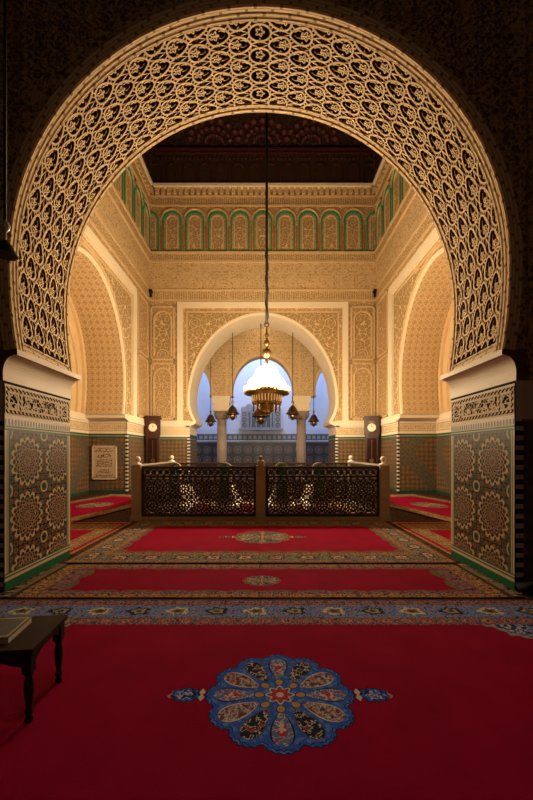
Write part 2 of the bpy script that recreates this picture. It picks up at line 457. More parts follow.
def medallion(g, c, u, v, cx=0, cy=0, rx=0.4, ry=0.4, style='blue', pend=0.0):
    x = (u - cx)/rx; y = (v - cy)/ry
    r = g.sqrt(x*x + y*y); th = g.atan2(y, x)
    cream = (0.50, 0.42, 0.32); navy = (0.012, 0.018, 0.05)
    if style == 'blue':
        blue = (0.032, 0.095, 0.40); lb = (0.085, 0.18, 0.46); gry = (0.10, 0.14, 0.27); tan = (0.38, 0.22, 0.09); rose = (0.42, 0.03, 0.06); brn = (0.13, 0.035, 0.025)
    else:
        blue = (0.10, 0.085, 0.055); lb = (0.19, 0.15, 0.08); gry = (0.16, 0.13, 0.09); tan = (0.42, 0.25, 0.08); rose = (0.30, 0.05, 0.04); brn = (0.06, 0.03, 0.02)
    n = g.noise(g.vec(u, v), 30 if style == 'blue' else 30, 2)
    big = g.abs(g.cos(th*6)); edge = 0.88 + 0.12*g.pw(big, 0.6) - 0.025*g.abs(g.sin(th*36))
    if pend:
        for sgn in (1, -1):
            px = (u - cx)*sgn - (rx + pend*0.62); py = v - cy
            pr = g.sqrt((px/(pend*0.52))*(px/(pend*0.52)) + (py/(pend*0.34))*(py/(pend*0.34))*g.mx(1.0 + px*4.0, 0.5)) + 0.10*g.sin(g.atan2(py, px)*9)
            c = g.mix(g.lt(pr, 1.0), c, navy); c = g.mix(g.lt(pr, 1.0)*g.gt(px, pend*0.42), c, tan); c = g.mix(g.lt(pr, 0.85), c, blue)
            c = g.mix(g.lt(pr, 0.8)*g.gt(n, 0.55), c, navy); c = g.mix(g.lt(pr, 0.6)*g.lt(g.abs(n - 0.47), 0.03), c, cream)
            nk = g.lt(g.abs(px + pend*0.55) + g.abs(g.abs(py) - 0.022)*0.6, 0.018)
            c = g.mix(nk, c, cream)
    q = r - edge
    c = g.mix(g.lt(q, 0.0), c, navy if style == 'blue' else tan)
    mott = g.mix(g.gt(n, 0.56), blue, lb)
    c = g.mix(g.lt(q, -0.022), c, mott)
    c = g.mix(g.lt(g.abs(q + 0.06), 0.008)*g.gt(n, 0.47), c, navy)
    # twelve petals
    psi = g.atan2(g.abs(y), g.abs(x))*(12/(2*PI))
    k = g.floor(psi + 0.5); ph = g.abs(psi - k)
    prof = g.pw(g.mx(g.sin((r - 0.33)*(PI/0.54)), 0.0), 0.42)*g.gt(r, 0.33)*g.lt(r, 0.87)
    isb = g.between(k, 1.5, 2.5); isc = g.between(k, 0.5, 1.5)
    pin = g.lt(ph, prof*0.43); pin2 = g.lt(ph, prof*0.365)
    fill = g.mix(isc, gry, (0.20, 0.14, 0.14)); fill = g.mix(isb, fill, (0.02, 0.022, 0.035))
    out = g.mix(isc, navy, cream); out = g.mix(isb, out, (0.05, 0.09, 0.2))
    det = g.between(n, 0.51, 0.56)
    fl = g.mix(det, fill, cream); fl = g.mix(g.gt(n, 0.64), fl, rose); fl = g.mix(isc*g.lt(n, 0.43), fl, brn)
    rc = g.lt(g.sqrt((r - 0.62)*(r - 0.62)*14 + ph*ph*6), 0.42)*(1 - isc)*(1 - isb)
    fl = g.mix(rc, fl, rose); fl = g.mix(rc*g.gt(n, 0.53), fl, cream)
    c = g.mix(pin, c, out); c = g.mix(pin2, c, fl)
    # small ovals round the centre
    p8 = th*(8/(2*PI)); ph8 = g.frac(p8 + 0.5) - 0.5
    ov = g.sqrt((r - 0.27)*(r - 0.27)*230 + ph8*ph8*16)
    c = g.mix(g.lt(ov, 1.15), c, navy); c = g.mix(g.lt(ov, 0.95), c, tan)
    star = r - 0.03*g.cos(th*8)
    c = g.mix(g.lt(star, 0.165), c, cream); c = g.mix(g.lt(star, 0.135), c, brn)
    c = g.mix(g.lt(star, 0.11), c, rose); c = g.mix(g.lt(r, 0.05), c, cream)
    return c

M = {}
GOLD_L = (0.78, 0.57, 0.32); GOLD_D = (0.38, 0.22, 0.085)
CREAM = (0.86, 0.73, 0.53)
M['stucco'] = stucco('stucco_star', GOLD_L, GOLD_D, 0.20, 'star', 0.5, 0.02)
M['sebka'] = stucco('stucco_sebka', GOLD_L, GOLD_D, 0.20, 'tile', 0.5, 0.02, contrast=0.62)
M['arab'] = stucco('stucco_arabesque', GOLD_L, GOLD_D, 0.26, 'arab', 0.5, 0.02, contrast=0.8)
M['script'] = stucco('stucco_script', (0.80,0.60,0.33), GOLD_D, 0.20, 'script', 0.5, 0.02)
M['spandrel'] = stucco('stucco_spandrel', (0.84,0.64,0.35), (0.36,0.205,0.07), 0.26, 'star', 0.7, 0.03)
M['cream'] = plain('cream_plaster', CREAM, 0.75, var=0.06, scale=3)
M['band'] = plain('ochre_moulding', (0.70,0.50,0.27), 0.8, var=0.12, scale=5)
M['white'] = plain('white_plaster', (0.80,0.68,0.54), 0.6, var=0.05, scale=3)
M['relief'] = plain('carved_stucco', (0.82,0.60,0.35), 0.8, var=0.12, scale=6, bumps=0.25)
M['relief_side_shade'] = plain('carved_stucco_flank_shade', (0.17,0.085,0.035), 0.9, var=0.15)  # same stucco painted darker on the flanks, deepening the shade of the carving
M['recess'] = plain('stucco_recess_shade', (0.011,0.005,0.0025), 0.95, var=0.2)  # soffit ground painted near-black, shade behind the carving put into the colour
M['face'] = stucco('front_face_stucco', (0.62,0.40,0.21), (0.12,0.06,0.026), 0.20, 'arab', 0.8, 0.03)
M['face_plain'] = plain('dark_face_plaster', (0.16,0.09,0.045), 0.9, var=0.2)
M['jamb'] = jamb_tile_mat()
M['dado'] = dado_tile_mat()
M['dado_blue'] = dado_tile_mat('court_zellige', 2.08, True)
M['frieze_pier'] = frieze_mat('pier_frieze', 1.17, 1.735, 2.012)
M['frieze_dado'] = frieze_mat('dado_frieze', 2.0, 2.08, 2.36, (0.76,0.60,0.38), (0.22,0.11,0.04), 0.3, True, 0.7)
M['check'] = checker_strip_mat(); M['check_pier'] = checker_strip_mat('pier_checker', 0.095)
M['wood'] = plain('dark_carved_wood', (0.040,0.021,0.011), 0.5, var=0.4, scale=12)
M['clockwood'] = plain('mahogany', (0.045,0.010,0.005), 0.35, var=0.35, scale=9)
M['ceil'] = stucco('painted_ceiling', (0.045,0.015,0.008), (0.010,0.004,0.003), 0.5, 'star', 0.8)
M['ceilred'] = plain('red_painted_wood', (0.055,0.010,0.006), 0.6, var=0.25)
M['stone'] = plain('grey_marble', (0.29,0.235,0.175), 0.6, var=0.22, scale=10)
M['marble'] = plain('white_marble', (0.72,0.66,0.58), 0.4, var=0.08, scale=6)
M['tombstone'] = plain('shaded_marble', (0.34,0.27,0.20), 0.6, var=0.2, scale=8)  # marble darkened in its colour for the dim inside of the railing
M['marblecol'] = plain('veined_marble', (0.46,0.37,0.30), 0.4, var=0.2, scale=5)
M['brass'] = plain('aged_brass', (0.36,0.235,0.085), 0.33, 1.0, var=0.25, scale=14)
M['brass_d'] = plain('dark_bronze', (0.10,0.06,0.03), 0.4, 0.85, var=0.3, scale=14)
M['iron'] = plain('blackened_iron', (0.012,0.009,0.008), 0.5, 0.3, var=0.3)
M['cable'] = plain('green_wrapped_cable', (0.01,0.035,0.022), 0.6, var=0.4, scale=20)
M['greenpaint'] = plain('green_paint', (0.015,0.33,0.15), 0.6, var=0.15)
M['redpaint'] = plain('orange_red_paint', (0.62,0.12,0.03), 0.6, var=0.15)
M['greencloth'] = plain('green_cloth', (0.01,0.12,0.05), 0.9, var=0.25)
M['courtwall'] = plain('court_plaster', (0.66,0.70,0.80), 0.8, var=0.03, scale=2)
def under_matting():
    g = G('worn_floor_matting', 0.9, 0, 0.05); u, v = g.uv()
    n = g.noise(g.vec(u, v), 18, 3); n2 = g.noise(g.vec(u + 4.1, v + 2.7), 24, 2)
    c = g.mix(g.gt(n, 0.52), (0.045, 0.020, 0.013), (0.12, 0.07, 0.035)); c = g.mix(g.gt(n2, 0.58), c, (0.10, 0.012, 0.014)); c = g.mix(g.lt(n2, 0.42), c, (0.018, 0.015, 0.018))
    g.color(c); return g.mat
M['floor'] = under_matting()
M['plaster_dark'] = plain('room_plaster', (0.14,0.085,0.045), 0.9, var=0.15)
M['table'] = plain('dark_table_wood', (0.036,0.018,0.007), 0.6, var=0.45, scale=11, spec=0.12)
M['bulb'] = G('lit_bulb', 0.3).color((1,0.85,0.6)).emit((1.0, 0.84, 0.58), 22).mat
M['crystal'] = G('amber_glass_drops', 0.2, 0.0, 0.6).color((0.75,0.50,0.20)).emit((1.0,0.6,0.2), 0.35).mat  # drops are no lamps; faint added glow stands in for bulb light
M['lampglass'] = G('milky_glass', 0.15, 0, 0.6).color((0.55,0.50,0.42)).mat
M['dial'] = plain('clock_dial', (0.80,0.72,0.55), 0.4, var=0.05)
M['fringe'] = plain('wool_fringe', (0.40,0.30,0.19), 0.95, var=0.3, scale=20)
M['bundle'] = plain('black_cloth', (0.006,0.005,0.005), 0.95, var=0.3)
M['court_slats'] = plain('court_panel_glaze', (0.09,0.125,0.13), 0.4, var=0.3)
M['court_panel'] = plain('court_panel_stone', (0.36,0.35,0.37), 0.7, var=0.12, scale=9)
M['plaque'] = plain('inscription_marble', (0.62,0.47,0.32), 0.5, var=0.08)
M['ink'] = plain('inscription_ink', (0.11,0.05,0.025), 0.7, var=0.2)

# ------------------------------------------------------------------ horseshoe openings
def horseshoe(rx, rzu, zc, z0, low, n=40, nl=10):
    """points from the left springing over the crown to the right springing"""
    pts = []
    for i in range(nl):
        z = z0 + (zc - z0)*i/nl
        pts.append((-rx*math.sqrt(max(0, 1 - ((zc - z)/low)**2)), z))
    for i in range(n+1):
        a = PI - PI*i/n; pts.append((rx*cos(a), zc + rzu*sin(a)))
    for i in range(nl-1, -1, -1):
        z = z0 + (zc - z0)*i/nl
        pts.append((rx*math.sqrt(max(0, 1 - ((zc - z)/low)**2)), z))
    return pts
def scaled(pts, off):
    """offset a profile outwards by off"""
    out = []
    n = len(pts)
    for i in range(n):
        p, q = pts[max(i-1,0)], pts[min(i+1,n-1)]
        dx, dz = q[0]-p[0], q[1]-p[1]; l = math.hypot(dx, dz)
        out.append((pts[i][0] - dz/l*off, pts[i][1] + dx/l*off))
    return out
def wall_with_arch(prof, jamb, x0, x1, ztop):
    """closed outline of a wall face with the opening cut to the floor (2D)"""
    zs = prof[0][1]
    return [(x0,0),(x0,ztop),(x1,ztop),(x1,0),(jamb,0),(jamb,zs)] + list(reversed(prof)) + [(-jamb,zs),(-jamb,0)]
def arch_strip(mb, A, B, fa, fb, mi=0, smooth=True, uvoff=0):
    s = 0
    for i in range(len(A)-1):
        p, q = A[i], A[i+1]; ds = math.hypot(q[0]-p[0], q[1]-p[1])
        a, b, c, d = fa(*p), fa(*q), fb(*B[i+1]), fb(*B[i])
        w = (Vector(d)-Vector(a)).length
        mb.quad(a, b, c, d, ((s,0),(s+ds,0),(s+ds,w),(s,w)), mi, smooth); s += ds

# ================================================================== FRONT ARCH
Y0, Y1 = 3.51, 4.68
JX = 2.5
near = horseshoe(2.43, 2.47, 3.22, 2.36, 3.65, 60, 12)
far = horseshoe(2.52, 2.59, 3.22, 2.36, 3.65, 60, 12)
NP = len(near)
REC = 0.085
nearR, farR = scaled(near, REC), scaled(far, REC)
F0 = lambda x, z: (x, Y0, z)
F1 = lambda x, z: (x, Y1, z)
mb = MB()
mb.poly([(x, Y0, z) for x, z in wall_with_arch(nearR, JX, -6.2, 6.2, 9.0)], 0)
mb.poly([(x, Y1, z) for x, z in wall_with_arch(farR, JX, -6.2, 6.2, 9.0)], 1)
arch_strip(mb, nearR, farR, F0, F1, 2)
for sx in (-1, 1):
    mb.quad((sx*JX,Y0,0),(sx*JX,Y1,0),(sx*JX,Y1,2.5),(sx*JX,Y0,2.5), None, 3)
mb.quad((-6.2,Y0,9),(6.2,Y0,9),(6.2,Y1,9),(-6.2,Y1,9), None, 0)
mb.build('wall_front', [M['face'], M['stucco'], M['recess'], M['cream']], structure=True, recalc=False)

# arc-length map of the soffit
mean = [((a[0]+b[0])/2, (a[1]+b[1])/2) for a, b in zip(near, far)]
cum = [0]
for i in range(NP-1): cum.append(cum[-1] + math.hypot(mean[i+1][0]-mean[i][0], mean[i+1][1]-mean[i][1]))
LEN = cum[-1]
normals = []
for i in range(NP):
    p, q = mean[max(i-1,0)], mean[min(i+1,NP-1)]
    dx, dz = q[0]-p[0], q[1]-p[1]; l = math.hypot(dx, dz); normals.append((dz/l, -dx/l))   # towards the opening
import bisect
def soffit(s, t, h):
    """s from the crown, t depth, h height over the recess ground"""
    S = min(max(s + LEN/2, 0), LEN - 1e-6)
    i = min(max(bisect.bisect_right(cum, S) - 1, 0), NP-2)
    f = (S - cum[i])/(cum[i+1]-cum[i])
    w = t/(Y1-Y0)
    def lerp(a, b, k): return (a[0]+(b[0]-a[0])*k, a[1]+(b[1]-a[1])*k)
    pn = lerp(near[i], near[i+1], f); pf = lerp(far[i], far[i+1], f); p = lerp(pn, pf, w)
    n = lerp(normals[i], normals[i+1], f)
    k = h - REC
    return (p[0] + n[0]*k, Y0 + t, p[1] + n[1]*k)

mb = MB()
T0, T1 = 0.13, 1.085
SP, TP = 0.225, 0.238
H = REC
def put(pts, w, h0, h1, closed=False, taper=0.85):
    seg = []; pts = list(pts) + ([pts[0]] if closed else [])
    for p in pts + [None]:
        ok = p is not None and T0 - 0.02 < p[1] < T1 + 0.02 and abs(p[0]) < LEN/2 - 0.10
        if ok: seg.append(p)
        else:
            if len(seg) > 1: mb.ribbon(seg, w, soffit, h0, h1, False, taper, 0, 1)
            seg = []
NS = int(LEN/2/SP) + 1
for i in range(-NS, NS+1):
    for j in range(-1, 6):
        s0 = i*SP; t0 = T0 + 0.10 + (j + (0.5 if i % 2 else 0))*TP
        if t0 < T0 - 0.14 or t0 > T1 + 0.14: continue
        dirn = -1 if s0 > 0 else 1           # the scales point to the crown
        if i == 0: dirn = 0
        ring = []
        for k in range(22):
            a = 2*PI*k/22
            x = 0.118*cos(a)
            w = 0.084*(1 - 0.30*dirn*cos(a))
            ring.append((s0 + x + 0.012*dirn, t0 + w*sin(a)*(1 if abs(cos(a)) < 0.97 else 0.8)))
        put(ring, 0.025, 0, H, True)
        # flower in the scale
        fl = [(s0 + (0.036 + 0.015*cos(5*a))*cos(a) - 0.03*dirn, t0 + (0.034 + 0.014*cos(5*a))*sin(a)) for a in [2*PI*k/25 for k in range(25)]]
        put(fl, 0.014, 0, H*0.88, True)
        put([(s0 - 0.048*dirn, t0), (s0 + 0.02*dirn, t0)], 0.022, 0, H*0.9)
        for sg in (-1, 1):
            put([(s0 + 0.02*dirn, t0 + sg*0.035), (s0 + 0.055*dirn, t0 + sg*0.036), (s0 + 0.085*dirn, t0 + sg*0.016)], 0.013, 0, H*0.8)
            put([(s0 - 0.06*dirn, t0 + sg*0.012), (s0 - 0.10*dirn, t0 + sg*0.022)], 0.016, 0, H*0.85)
        # star diamond and knots between the scales
        q = s0 + SP*1.0
        put([(q - 0.105, t0), (q - 0.03, t0 + 0.024), (q, t0 + 0.058), (q + 0.03, t0 + 0.024), (q + 0.105, t0), (q + 0.03, t0 - 0.024), (q, t0 - 0.058), (q - 0.03, t0 - 0.024)], 0.017, 0, H*0.95, True)
        put([(q + 0.016*cos(a), t0 + 0.016*sin(a)) for a in [2*PI*k/8 for k in range(8)]], 0.012, 0, H*0.8, True)
        for sg in (-1, 1):
            cx, cy = s0 + 0.5*SP, t0 + sg*0.25*TP
            put([(cx + 0.020*cos(a), cy + 0.020*sin(a)) for a in [2*PI*k/10 for k in range(10)]], 0.015, 0, H, True)
mb.build('trim_1', [M['relief'], M['relief_side_shade']], structure=True, recalc=False)

# archivolt borders
def stepped():
    g = G('archivolt_key_pattern', 0.8); u, v = g.uv()
    a = g.frac(u/0.26); row = g.floor(v/0.035)
    br = g.lt(g.abs(g.frac(u/0.26 + row*0.33) - 0.5), 0.06); ln = g.lt(g.frac(v/0.035), 0.16)
    k = g.mx(br, ln)
    g.color(g.mix(k, (0.80,0.60,0.36), (0.36,0.22,0.10))); g.bump(1 - k, 0.5, 0.01); return g.mat
M['key'] = stepped()
def sweep_arch(mb, prof_th, mi=0):
    """prof_th: list of (t, h) swept along the whole soffit"""
    ss = [c - LEN/2 for c in cum]
    for a, b in zip(prof_th[:-1], prof_th[1:]):
        w = math.hypot(b[0]-a[0], b[1]-a[1])
        for i in range(NP-1):
            mb.quad(soffit(ss[i], *a), soffit(ss[i+1], *a), soffit(ss[i+1], *b), soffit(ss[i], *b),
                    ((ss[i], a[0]), (ss[i+1], a[0]), (ss[i+1], a[0]+w), (ss[i], a[0]+w)), mi)
mb = MB()
sweep_arch(mb, [(-0.03, -0.03), (-0.03, 0.075), (-0.015, 0.09), (0.005, 0.09), (0.01, 0.08), (0.045, 0.08), (0.05, 0.088), (0.085, 0.088), (0.09, 0.095), (0.115, 0.095), (0.125, 0.0)])
mb.build('trim_2', M['key'], structure=True, recalc=False)
mb = MB()
sweep_arch(mb, [(1.085, 0.0), (1.09, 0.088), (1.105, 0.088), (1.11, 0.08), (1.155, 0.08), (1.16, 0.092), (1.20, 0.092), (1.20, -0.03)])
mb.build('trim_3', M['key'], structure=True, recalc=False)
# plain closing bands at both feet of the soffit
mb = MB()
for sg in (-1, 1):
    e = sg*LEN/2
    for (h, a, b) in ((0.085, 0.0, 0.05), (0.078, 0.05, 0.085), (0.09, 0.085, 0.105)):
        s1, s2 = e - sg*a, e - sg*b
        N = 8
        for k in range(N):
            ta, tb = 0.1 + k*1.0/N, 0.1 + (k+1)*1.0/N
            mb.quad(soffit(s1,ta,h), soffit(s2,ta,h), soffit(s2,tb,h), soffit(s1,tb,h), ((ta,a),(ta,b),(tb,b),(tb,a)))
            mb.quad(soffit(s2,ta,h), soffit(s2,ta,0), soffit(s2,tb,0), soffit(s2,tb,h))
mb.build('trim_4', M['key'], structure=True, recalc=False)

# relief on the dark front face: alfiz frame lines and scrolls
mb = MB()
for x in (-3.02, -2.92, -2.72, -2.62, 2.62, 2.72, 2.92, 3.02): mb.box(x-0.022, x+0.022, Y0-0.03, Y0, 2.2, 8.0)
for z in (6.35, 6.6, 6.7): mb.box(-2.62, 2.62, Y0-0.03, Y0, z, z+0.04)
FF = lambda x, z, h: (x, Y0 - h, z)
def inside_spandrel(x, z):
    if abs(x) > 2.58 or z > 6.3 or z < 2.15: return False
    zc = 3.22
    if z > zc: return (x/2.60)**2 + ((z-zc)/2.64)**2 > 1
    return abs(x) > 2.58
for i in range(-12, 13):
    for j in range(0, 20):
        x0 = i*0.215; z0 = 2.25 + j*0.215 + (0.107 if i % 2 else 0)
        ring = [(x0 + (0.085 + 0.02*cos(4*a))*cos(a), z0 + (0.1 + 0.015*cos(4*a))*sin(a)) for a in [2*PI*k/16 for k in range(16)]]
        if all(inside_spandrel(*p) for p in ring):
            mb.ribbon(ring, 0.022, FF, 0, 0.03, True)
            mb.ribbon([(x0 + (0.03+0.012*cos(5*a))*cos(a), z0 + (0.035+0.012*cos(5*a))*sin(a)) for a in [2*PI*k/15 for k in range(15)]], 0.014, FF, 0, 0.025, True)
for sx in (-1, 1):
    for j in range(26):
        z0 = 2.3 + j*0.215
        for k in range(1): 
            x0 = sx*2.82
            mb.ribbon([(x0 + 0.06*cos(a), z0 + 0.085*sin(a)) for a in [2*PI*k/12 for k in range(12)]], 0.02, FF, 0, 0.025, True)
mb.build('trim_5', M['face'], structure=True, recalc=False)

# impost capitals, pier friezes and tile panels, front face dado
for n, sx in ((6, -1), (7, 1)):
    mb = MB()
    p = [(2.36,2.30),(2.36,2.362),(2.62,2.362),(2.62,2.055),(2.485,2.055)]
    cy = []
    for k in range(9):
        a = PI/2*k/8
        cy.append((2.495 - 0.105*(1-cos(a)) , 2.13 + 0.17*sin(a)))
    pr = [(2.40,2.305),(2.355,2.305),(2.355,2.362),(2.62,2.362),(2.62,2.055),(2.492,2.055)] + cy
    mb.prism(pr, lambda x, z, d: (sx*x, d, z), Y0-0.012, Y1+0.05, 0, False)
    mb.poly([(sx*x, Y0-0.012, z) for x, z in pr], 1); mb.poly([(sx*x, Y1+0.05, z) for x, z in pr], 0)
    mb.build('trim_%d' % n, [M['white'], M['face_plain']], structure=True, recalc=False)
for n, sx in ((8, -1), (9, 1)):
    mb = MB(); X = sx*(JX - 0.015)
    def q(t0, t1, z0, z1, mi, off=0.0):
        x = sx*(JX - 0.015 - off)
        mb.quad((x, Y0+t0, z0), (x, Y0+t1, z0), (x, Y0+t1, z1), (x, Y0+t0, z1), ((t0,z0),(t1,z0),(t1,z1),(t0,z1)), mi)
    q(-0.015, 1.185, 1.715, 2.055, 0); q(0.0, 1.17, 1.735, 2.012, 1, 0.004); q(-0.015, 1.185, 0.0, 1.715, 2)
    q(-0.015, 1.185, 2.03, 2.055, 3, 0.003)
    # returns round the front corner: black and white strip, then dark zellige
    def f(x0, x1, z0, z1, mi, d=0.012):
        mb.quad((sx*x0, Y0-d, z0), (sx*x1, Y0-d, z0), (sx*x1, Y0-d, z1), (sx*x0, Y0-d, z1), None, mi)
    f(JX-0.015, JX+0.065, 0, 1.66, 4); f(JX+0.065, 6.1, 0, 1.66, 5); f(JX-0.015, JX+0.05, 1.66, 2.055, 0)
    f(JX+0.05, JX+0.95, 1.68, 2.055, 1, 0.012)
    mb.quad((sx*(JX-0.015),Y0-0.015,0),(sx*(JX-0.015),Y0,0),(sx*(JX-0.015),Y0,2.05),(sx*(JX-0.015),Y0-0.015,2.05),None,0)
    mb.build('trim_%d' % n, [M['white'], M['frieze_pier'], M['jamb'], M['recess'], M['check_pier'], M['dado']], structure=True, recalc=False)

# ================================================================== FRONT ROOM SHELL
mb = MB().box(-6.2, 6.2, -4.5, 24, -0.2, 0.0); mb.build('floor', M['floor'], structure=True)
mb = MB().box(-6.2, 6.2, -4.5, Y1, 9.0, 9.2); mb.build('ceiling', M['plaster_dark'], structure=True)
for nm, x in (('wall_left', -6.4), ('wall_right', 6.2)):
    MB().box(x, x+0.2, -4.5, Y0, 0, 9.0).build(nm, M['plaster_dark'], structure=True)
MB().box(-6.4, 6.4, -4.7, -4.5, 0, 9.0).build('wall_rear', M['plaster_dark'], structure=True)

# ================================================================== CHAMBER
HX, YB, ZC = 4.6, 14.6, 13.6
SX = 5.85
SC = 9.6                       # centre of the side arches along y
side_n = horseshoe(2.27, 2.80, 3.7, 2.62, 3.2, 40, 10)
side_f = side_n
# --- back wall with its arch
back_n = horseshoe(2.95, 3.48, 3.45, 2.62, 2.0, 44, 10)
YBF = 16.1
mb = MB()
mb.poly([(x, YB, z) for x, z in wall_with_arch(back_n, 2.95, -HX-1.4, HX+1.4, ZC)], 0)
mb.poly([(x, YBF, z) for x, z in wall_with_arch(back_n, 2.95, -HX-1.4, HX+1.4, ZC)], 0)
arch_strip(mb, back_n, back_n, lambda x, z: (x, YB, z), lambda x, z: (x, YBF, z), 1)
for sx in (-1, 1):
    mb.quad((sx*2.95,YB,0),(sx*2.95,YBF,0),(sx*2.95,YBF,2.1),(sx*2.95,YB,2.1), None, 2)
    mb.quad((sx*2.95,YB,2.1),(sx*2.95,YBF,2.1),(sx*2.95,YBF,2.62),(sx*2.95,YB,2.62), None, 1)
mb.build('wall_back', [M['stucco'], M['cream'], M['dado']], structure=True, recalc=False)

# generic decoration written in wall coordinates (a along wall, z, h towards the room)
def bar(mb, fn, a0, a1, z0, z1, h=0.05, mi=0):
    P = [fn(a0,z0,0), fn(a1,z0,0), fn(a1,z1,0), fn(a0,z1,0)]; Q = [fn(a0,z0,h), fn(a1,z0,h), fn(a1,z1,h), fn(a0,z1,h)]
    uv = ((a0,z0),(a1,z0),(a1,z1),(a0,z1))
    mb.quad(*Q, uv, mi)
    for k in range(4):
        j = (k+1) % 4; mb.quad(P[k], P[j], Q[j], Q[k], None, mi)
def plate(mb, fn, a0, a1, z0, z1, h, mi):
    mb.quad(fn(a0,z0,h), fn(a1,z0,h), fn(a1,z1,h), fn(a0,z1,h), ((a0,z0),(a1,z0),(a1,z1),(a0,z1)), mi)
def arch_pts(c, z0, z1, r, n=14, horse=0.0):
    zc = z1 - r
    pts = [(c - r, z0)]
    for k in range(n+1):
        a = PI - PI*k/n; pts.append((c + r*cos(a), zc + r*sin(a)))
    pts.append((c + r, z0)); return pts
DECO = [M['cream'], M['band'], M['script'], M['arab'], M['spandrel'], M['sebka'], M['stucco'], M['greenpaint'], M['redpaint'], M['white'], M['frieze_dado'], M['dado'], M['check'], M['recess']]
def upper_wall(mb, fn, A0, A1, arches):
    """everything between the alfiz frame and the wooden cornice"""
    plate(mb, fn, A0, A1, 7.52, 7.95, 0.03, 2)
    bar(mb, fn, A0, A1, 7.90, 7.98, 0.06, 1); bar(mb, fn, A0, A1, 7.50, 7.56, 0.05, 1)
    plate(mb, fn, A0, A1, 7.98, 9.05, 0.02, 3)
    bar(mb, fn, A0, A1, 9.05, 9.13, 0.07, 1); plate(mb, fn, A0, A1, 9.13, 9.40, 0.05, 2); bar(mb, fn, A0, A1, 9.40, 9.48, 0.10, 1)
    plate(mb, fn, A0, A1, 11.38, 11.72, 0.03, 2); bar(mb, fn, A0, A1, 11.70, 11.76, 0.08, 1); bar(mb, fn, A0, A1, 11.34, 11.40, 0.06, 1)
    bar(mb, fn, A0, A1, 12.04, 12.14, 0.22, 0)
    n = int((A1 - A0)/0.23)
    for k in range(n):
        a = A0 + (k + 0.5)*(A1-A0)/n
        bar(mb, fn, a - 0.07, a + 0.07, 11.78, 12.04, 0.14, 1)
    for c in arches:
        lo, hi = max(A0, c - 0.36), min(A1, c + 0.36)
        full = lo == c - 0.36 and hi == c + 0.36
        clampf = lambda a, z, h: fn(min(max(a, A0+0.01), A1-0.01), z, h)
        mb.ribbon(arch_pts(c, 9.52, 11.10, 0.355), 0.056, clampf, 0.0, 0.05, False, 0.9, 7)
        bar(mb, fn, max(A0+0.01, lo), min(A1-0.01, hi), 9.50, 9.55, 0.05, 7)
        mb.ribbon(arch_pts(c, 9.62, 10.97, 0.235), 0.05, clampf, 0.0, 0.04, False, 0.9, 1)
        if full:
            plate(mb, fn, c-0.235, c+0.235, 9.6, 10.74, 0.008, 4)
            mb.ribbon([(c + 0.42*cos(PI*k/14), 10.80 + 0.42*sin(PI*k/14)) for k in range(15)], 0.05, clampf, 0.0, 0.07, False, 0.8, 1)
    for c in arches:
        a = c + 0.4585
        if a > A1 - 0.05: continue
        bar(mb, fn, a-0.034, a+0.034, 9.62, 10.55, 0.03, 8)
def blind_panel(mb, fn, c, w, z0, z1, mi_fill, arch=True):
    plate(mb, fn, c-w/2, c+w/2, z0, z1, 0.015, 6)
    for a0, a1, b0, b1 in ((c-w/2, c+w/2, z1-0.06, z1), (c-w/2, c+w/2, z0, z0+0.06), (c-w/2, c-w/2+0.06, z0, z1), (c+w/2-0.06, c+w/2, z0, z1)):
        bar(mb, fn, a0, a1, b0, b1, 0.05, 1)
    if arch:
        r = w*0.36
        mb.ribbon(arch_pts(c, z0+0.15, z1-0.22, r), 0.07, fn, 0, 0.07, False, 0.8, 1)
        P = arch_pts(c, z0+0.15, z1-0.22, r-0.04)
        i = mb.add([fn(a, z, 0.02) for a, z in P])
        mb.face([i+k for k in range(len(P))], [(a, z) for a, z in P], mi_fill)
def dado(mb, fn, A0, A1, cut=None, ends=True):
    plate(mb, fn, A0, A1, 0, 2.0, 0.03, 11)
    plate(mb, fn, A0, A1, 2.0, 2.42, 0.035, 9)
    bar(mb, fn, A0, A1, 2.0, 2.035, 0.05, 9)
    plate(mb, fn, A0, A1, 2.08, 2.36, 0.04, 10)
    bar(mb, fn, A0, A1, 2.42, 2.66, 0.07, 0); bar(mb, fn, A0, A1, 2.40, 2.45, 0.10, 9)
def strip(mb, fn, a, z1=2.0):
    bar(mb, fn, a-0.055, a+0.055, 0.0, z1, 0.06, 12)

# --- back wall decoration
fb = lambda a, z, h: (a, YB - h, z)
mb = MB()
upper_wall(mb, fb, -HX, HX, [k*0.917 for k in range(-5, 6)])
# alfiz frame
for sx in (-1, 1):
    a = sorted((sx*3.46, sx*3.22)); bar(mb, fb, a[0], a[1], 2.66, 7.22, 0.08, 0)
    a = sorted((sx*3.10, sx*3.03)); bar(mb, fb, a[0], a[1], 3.0, 7.03, 0.04, 1)
    blind_panel(mb, fb, sx*4.05, 0.98, 5.1, 7.3, 4)
    blind_panel(mb, fb, sx*4.05, 0.98, 2.7, 5.0, 6)
    s0, s1 = sorted((sx*4.6, sx*2.95)); dado(mb, fb, s0, s1); strip(mb, fb, sx*2.99); strip(mb, fb, sx*4.55)
bar(mb, fb, -3.46, 3.46, 7.22, 7.46, 0.08, 0)
bar(mb, fb, -3.10, 3.10, 7.03, 7.10, 0.04, 1)
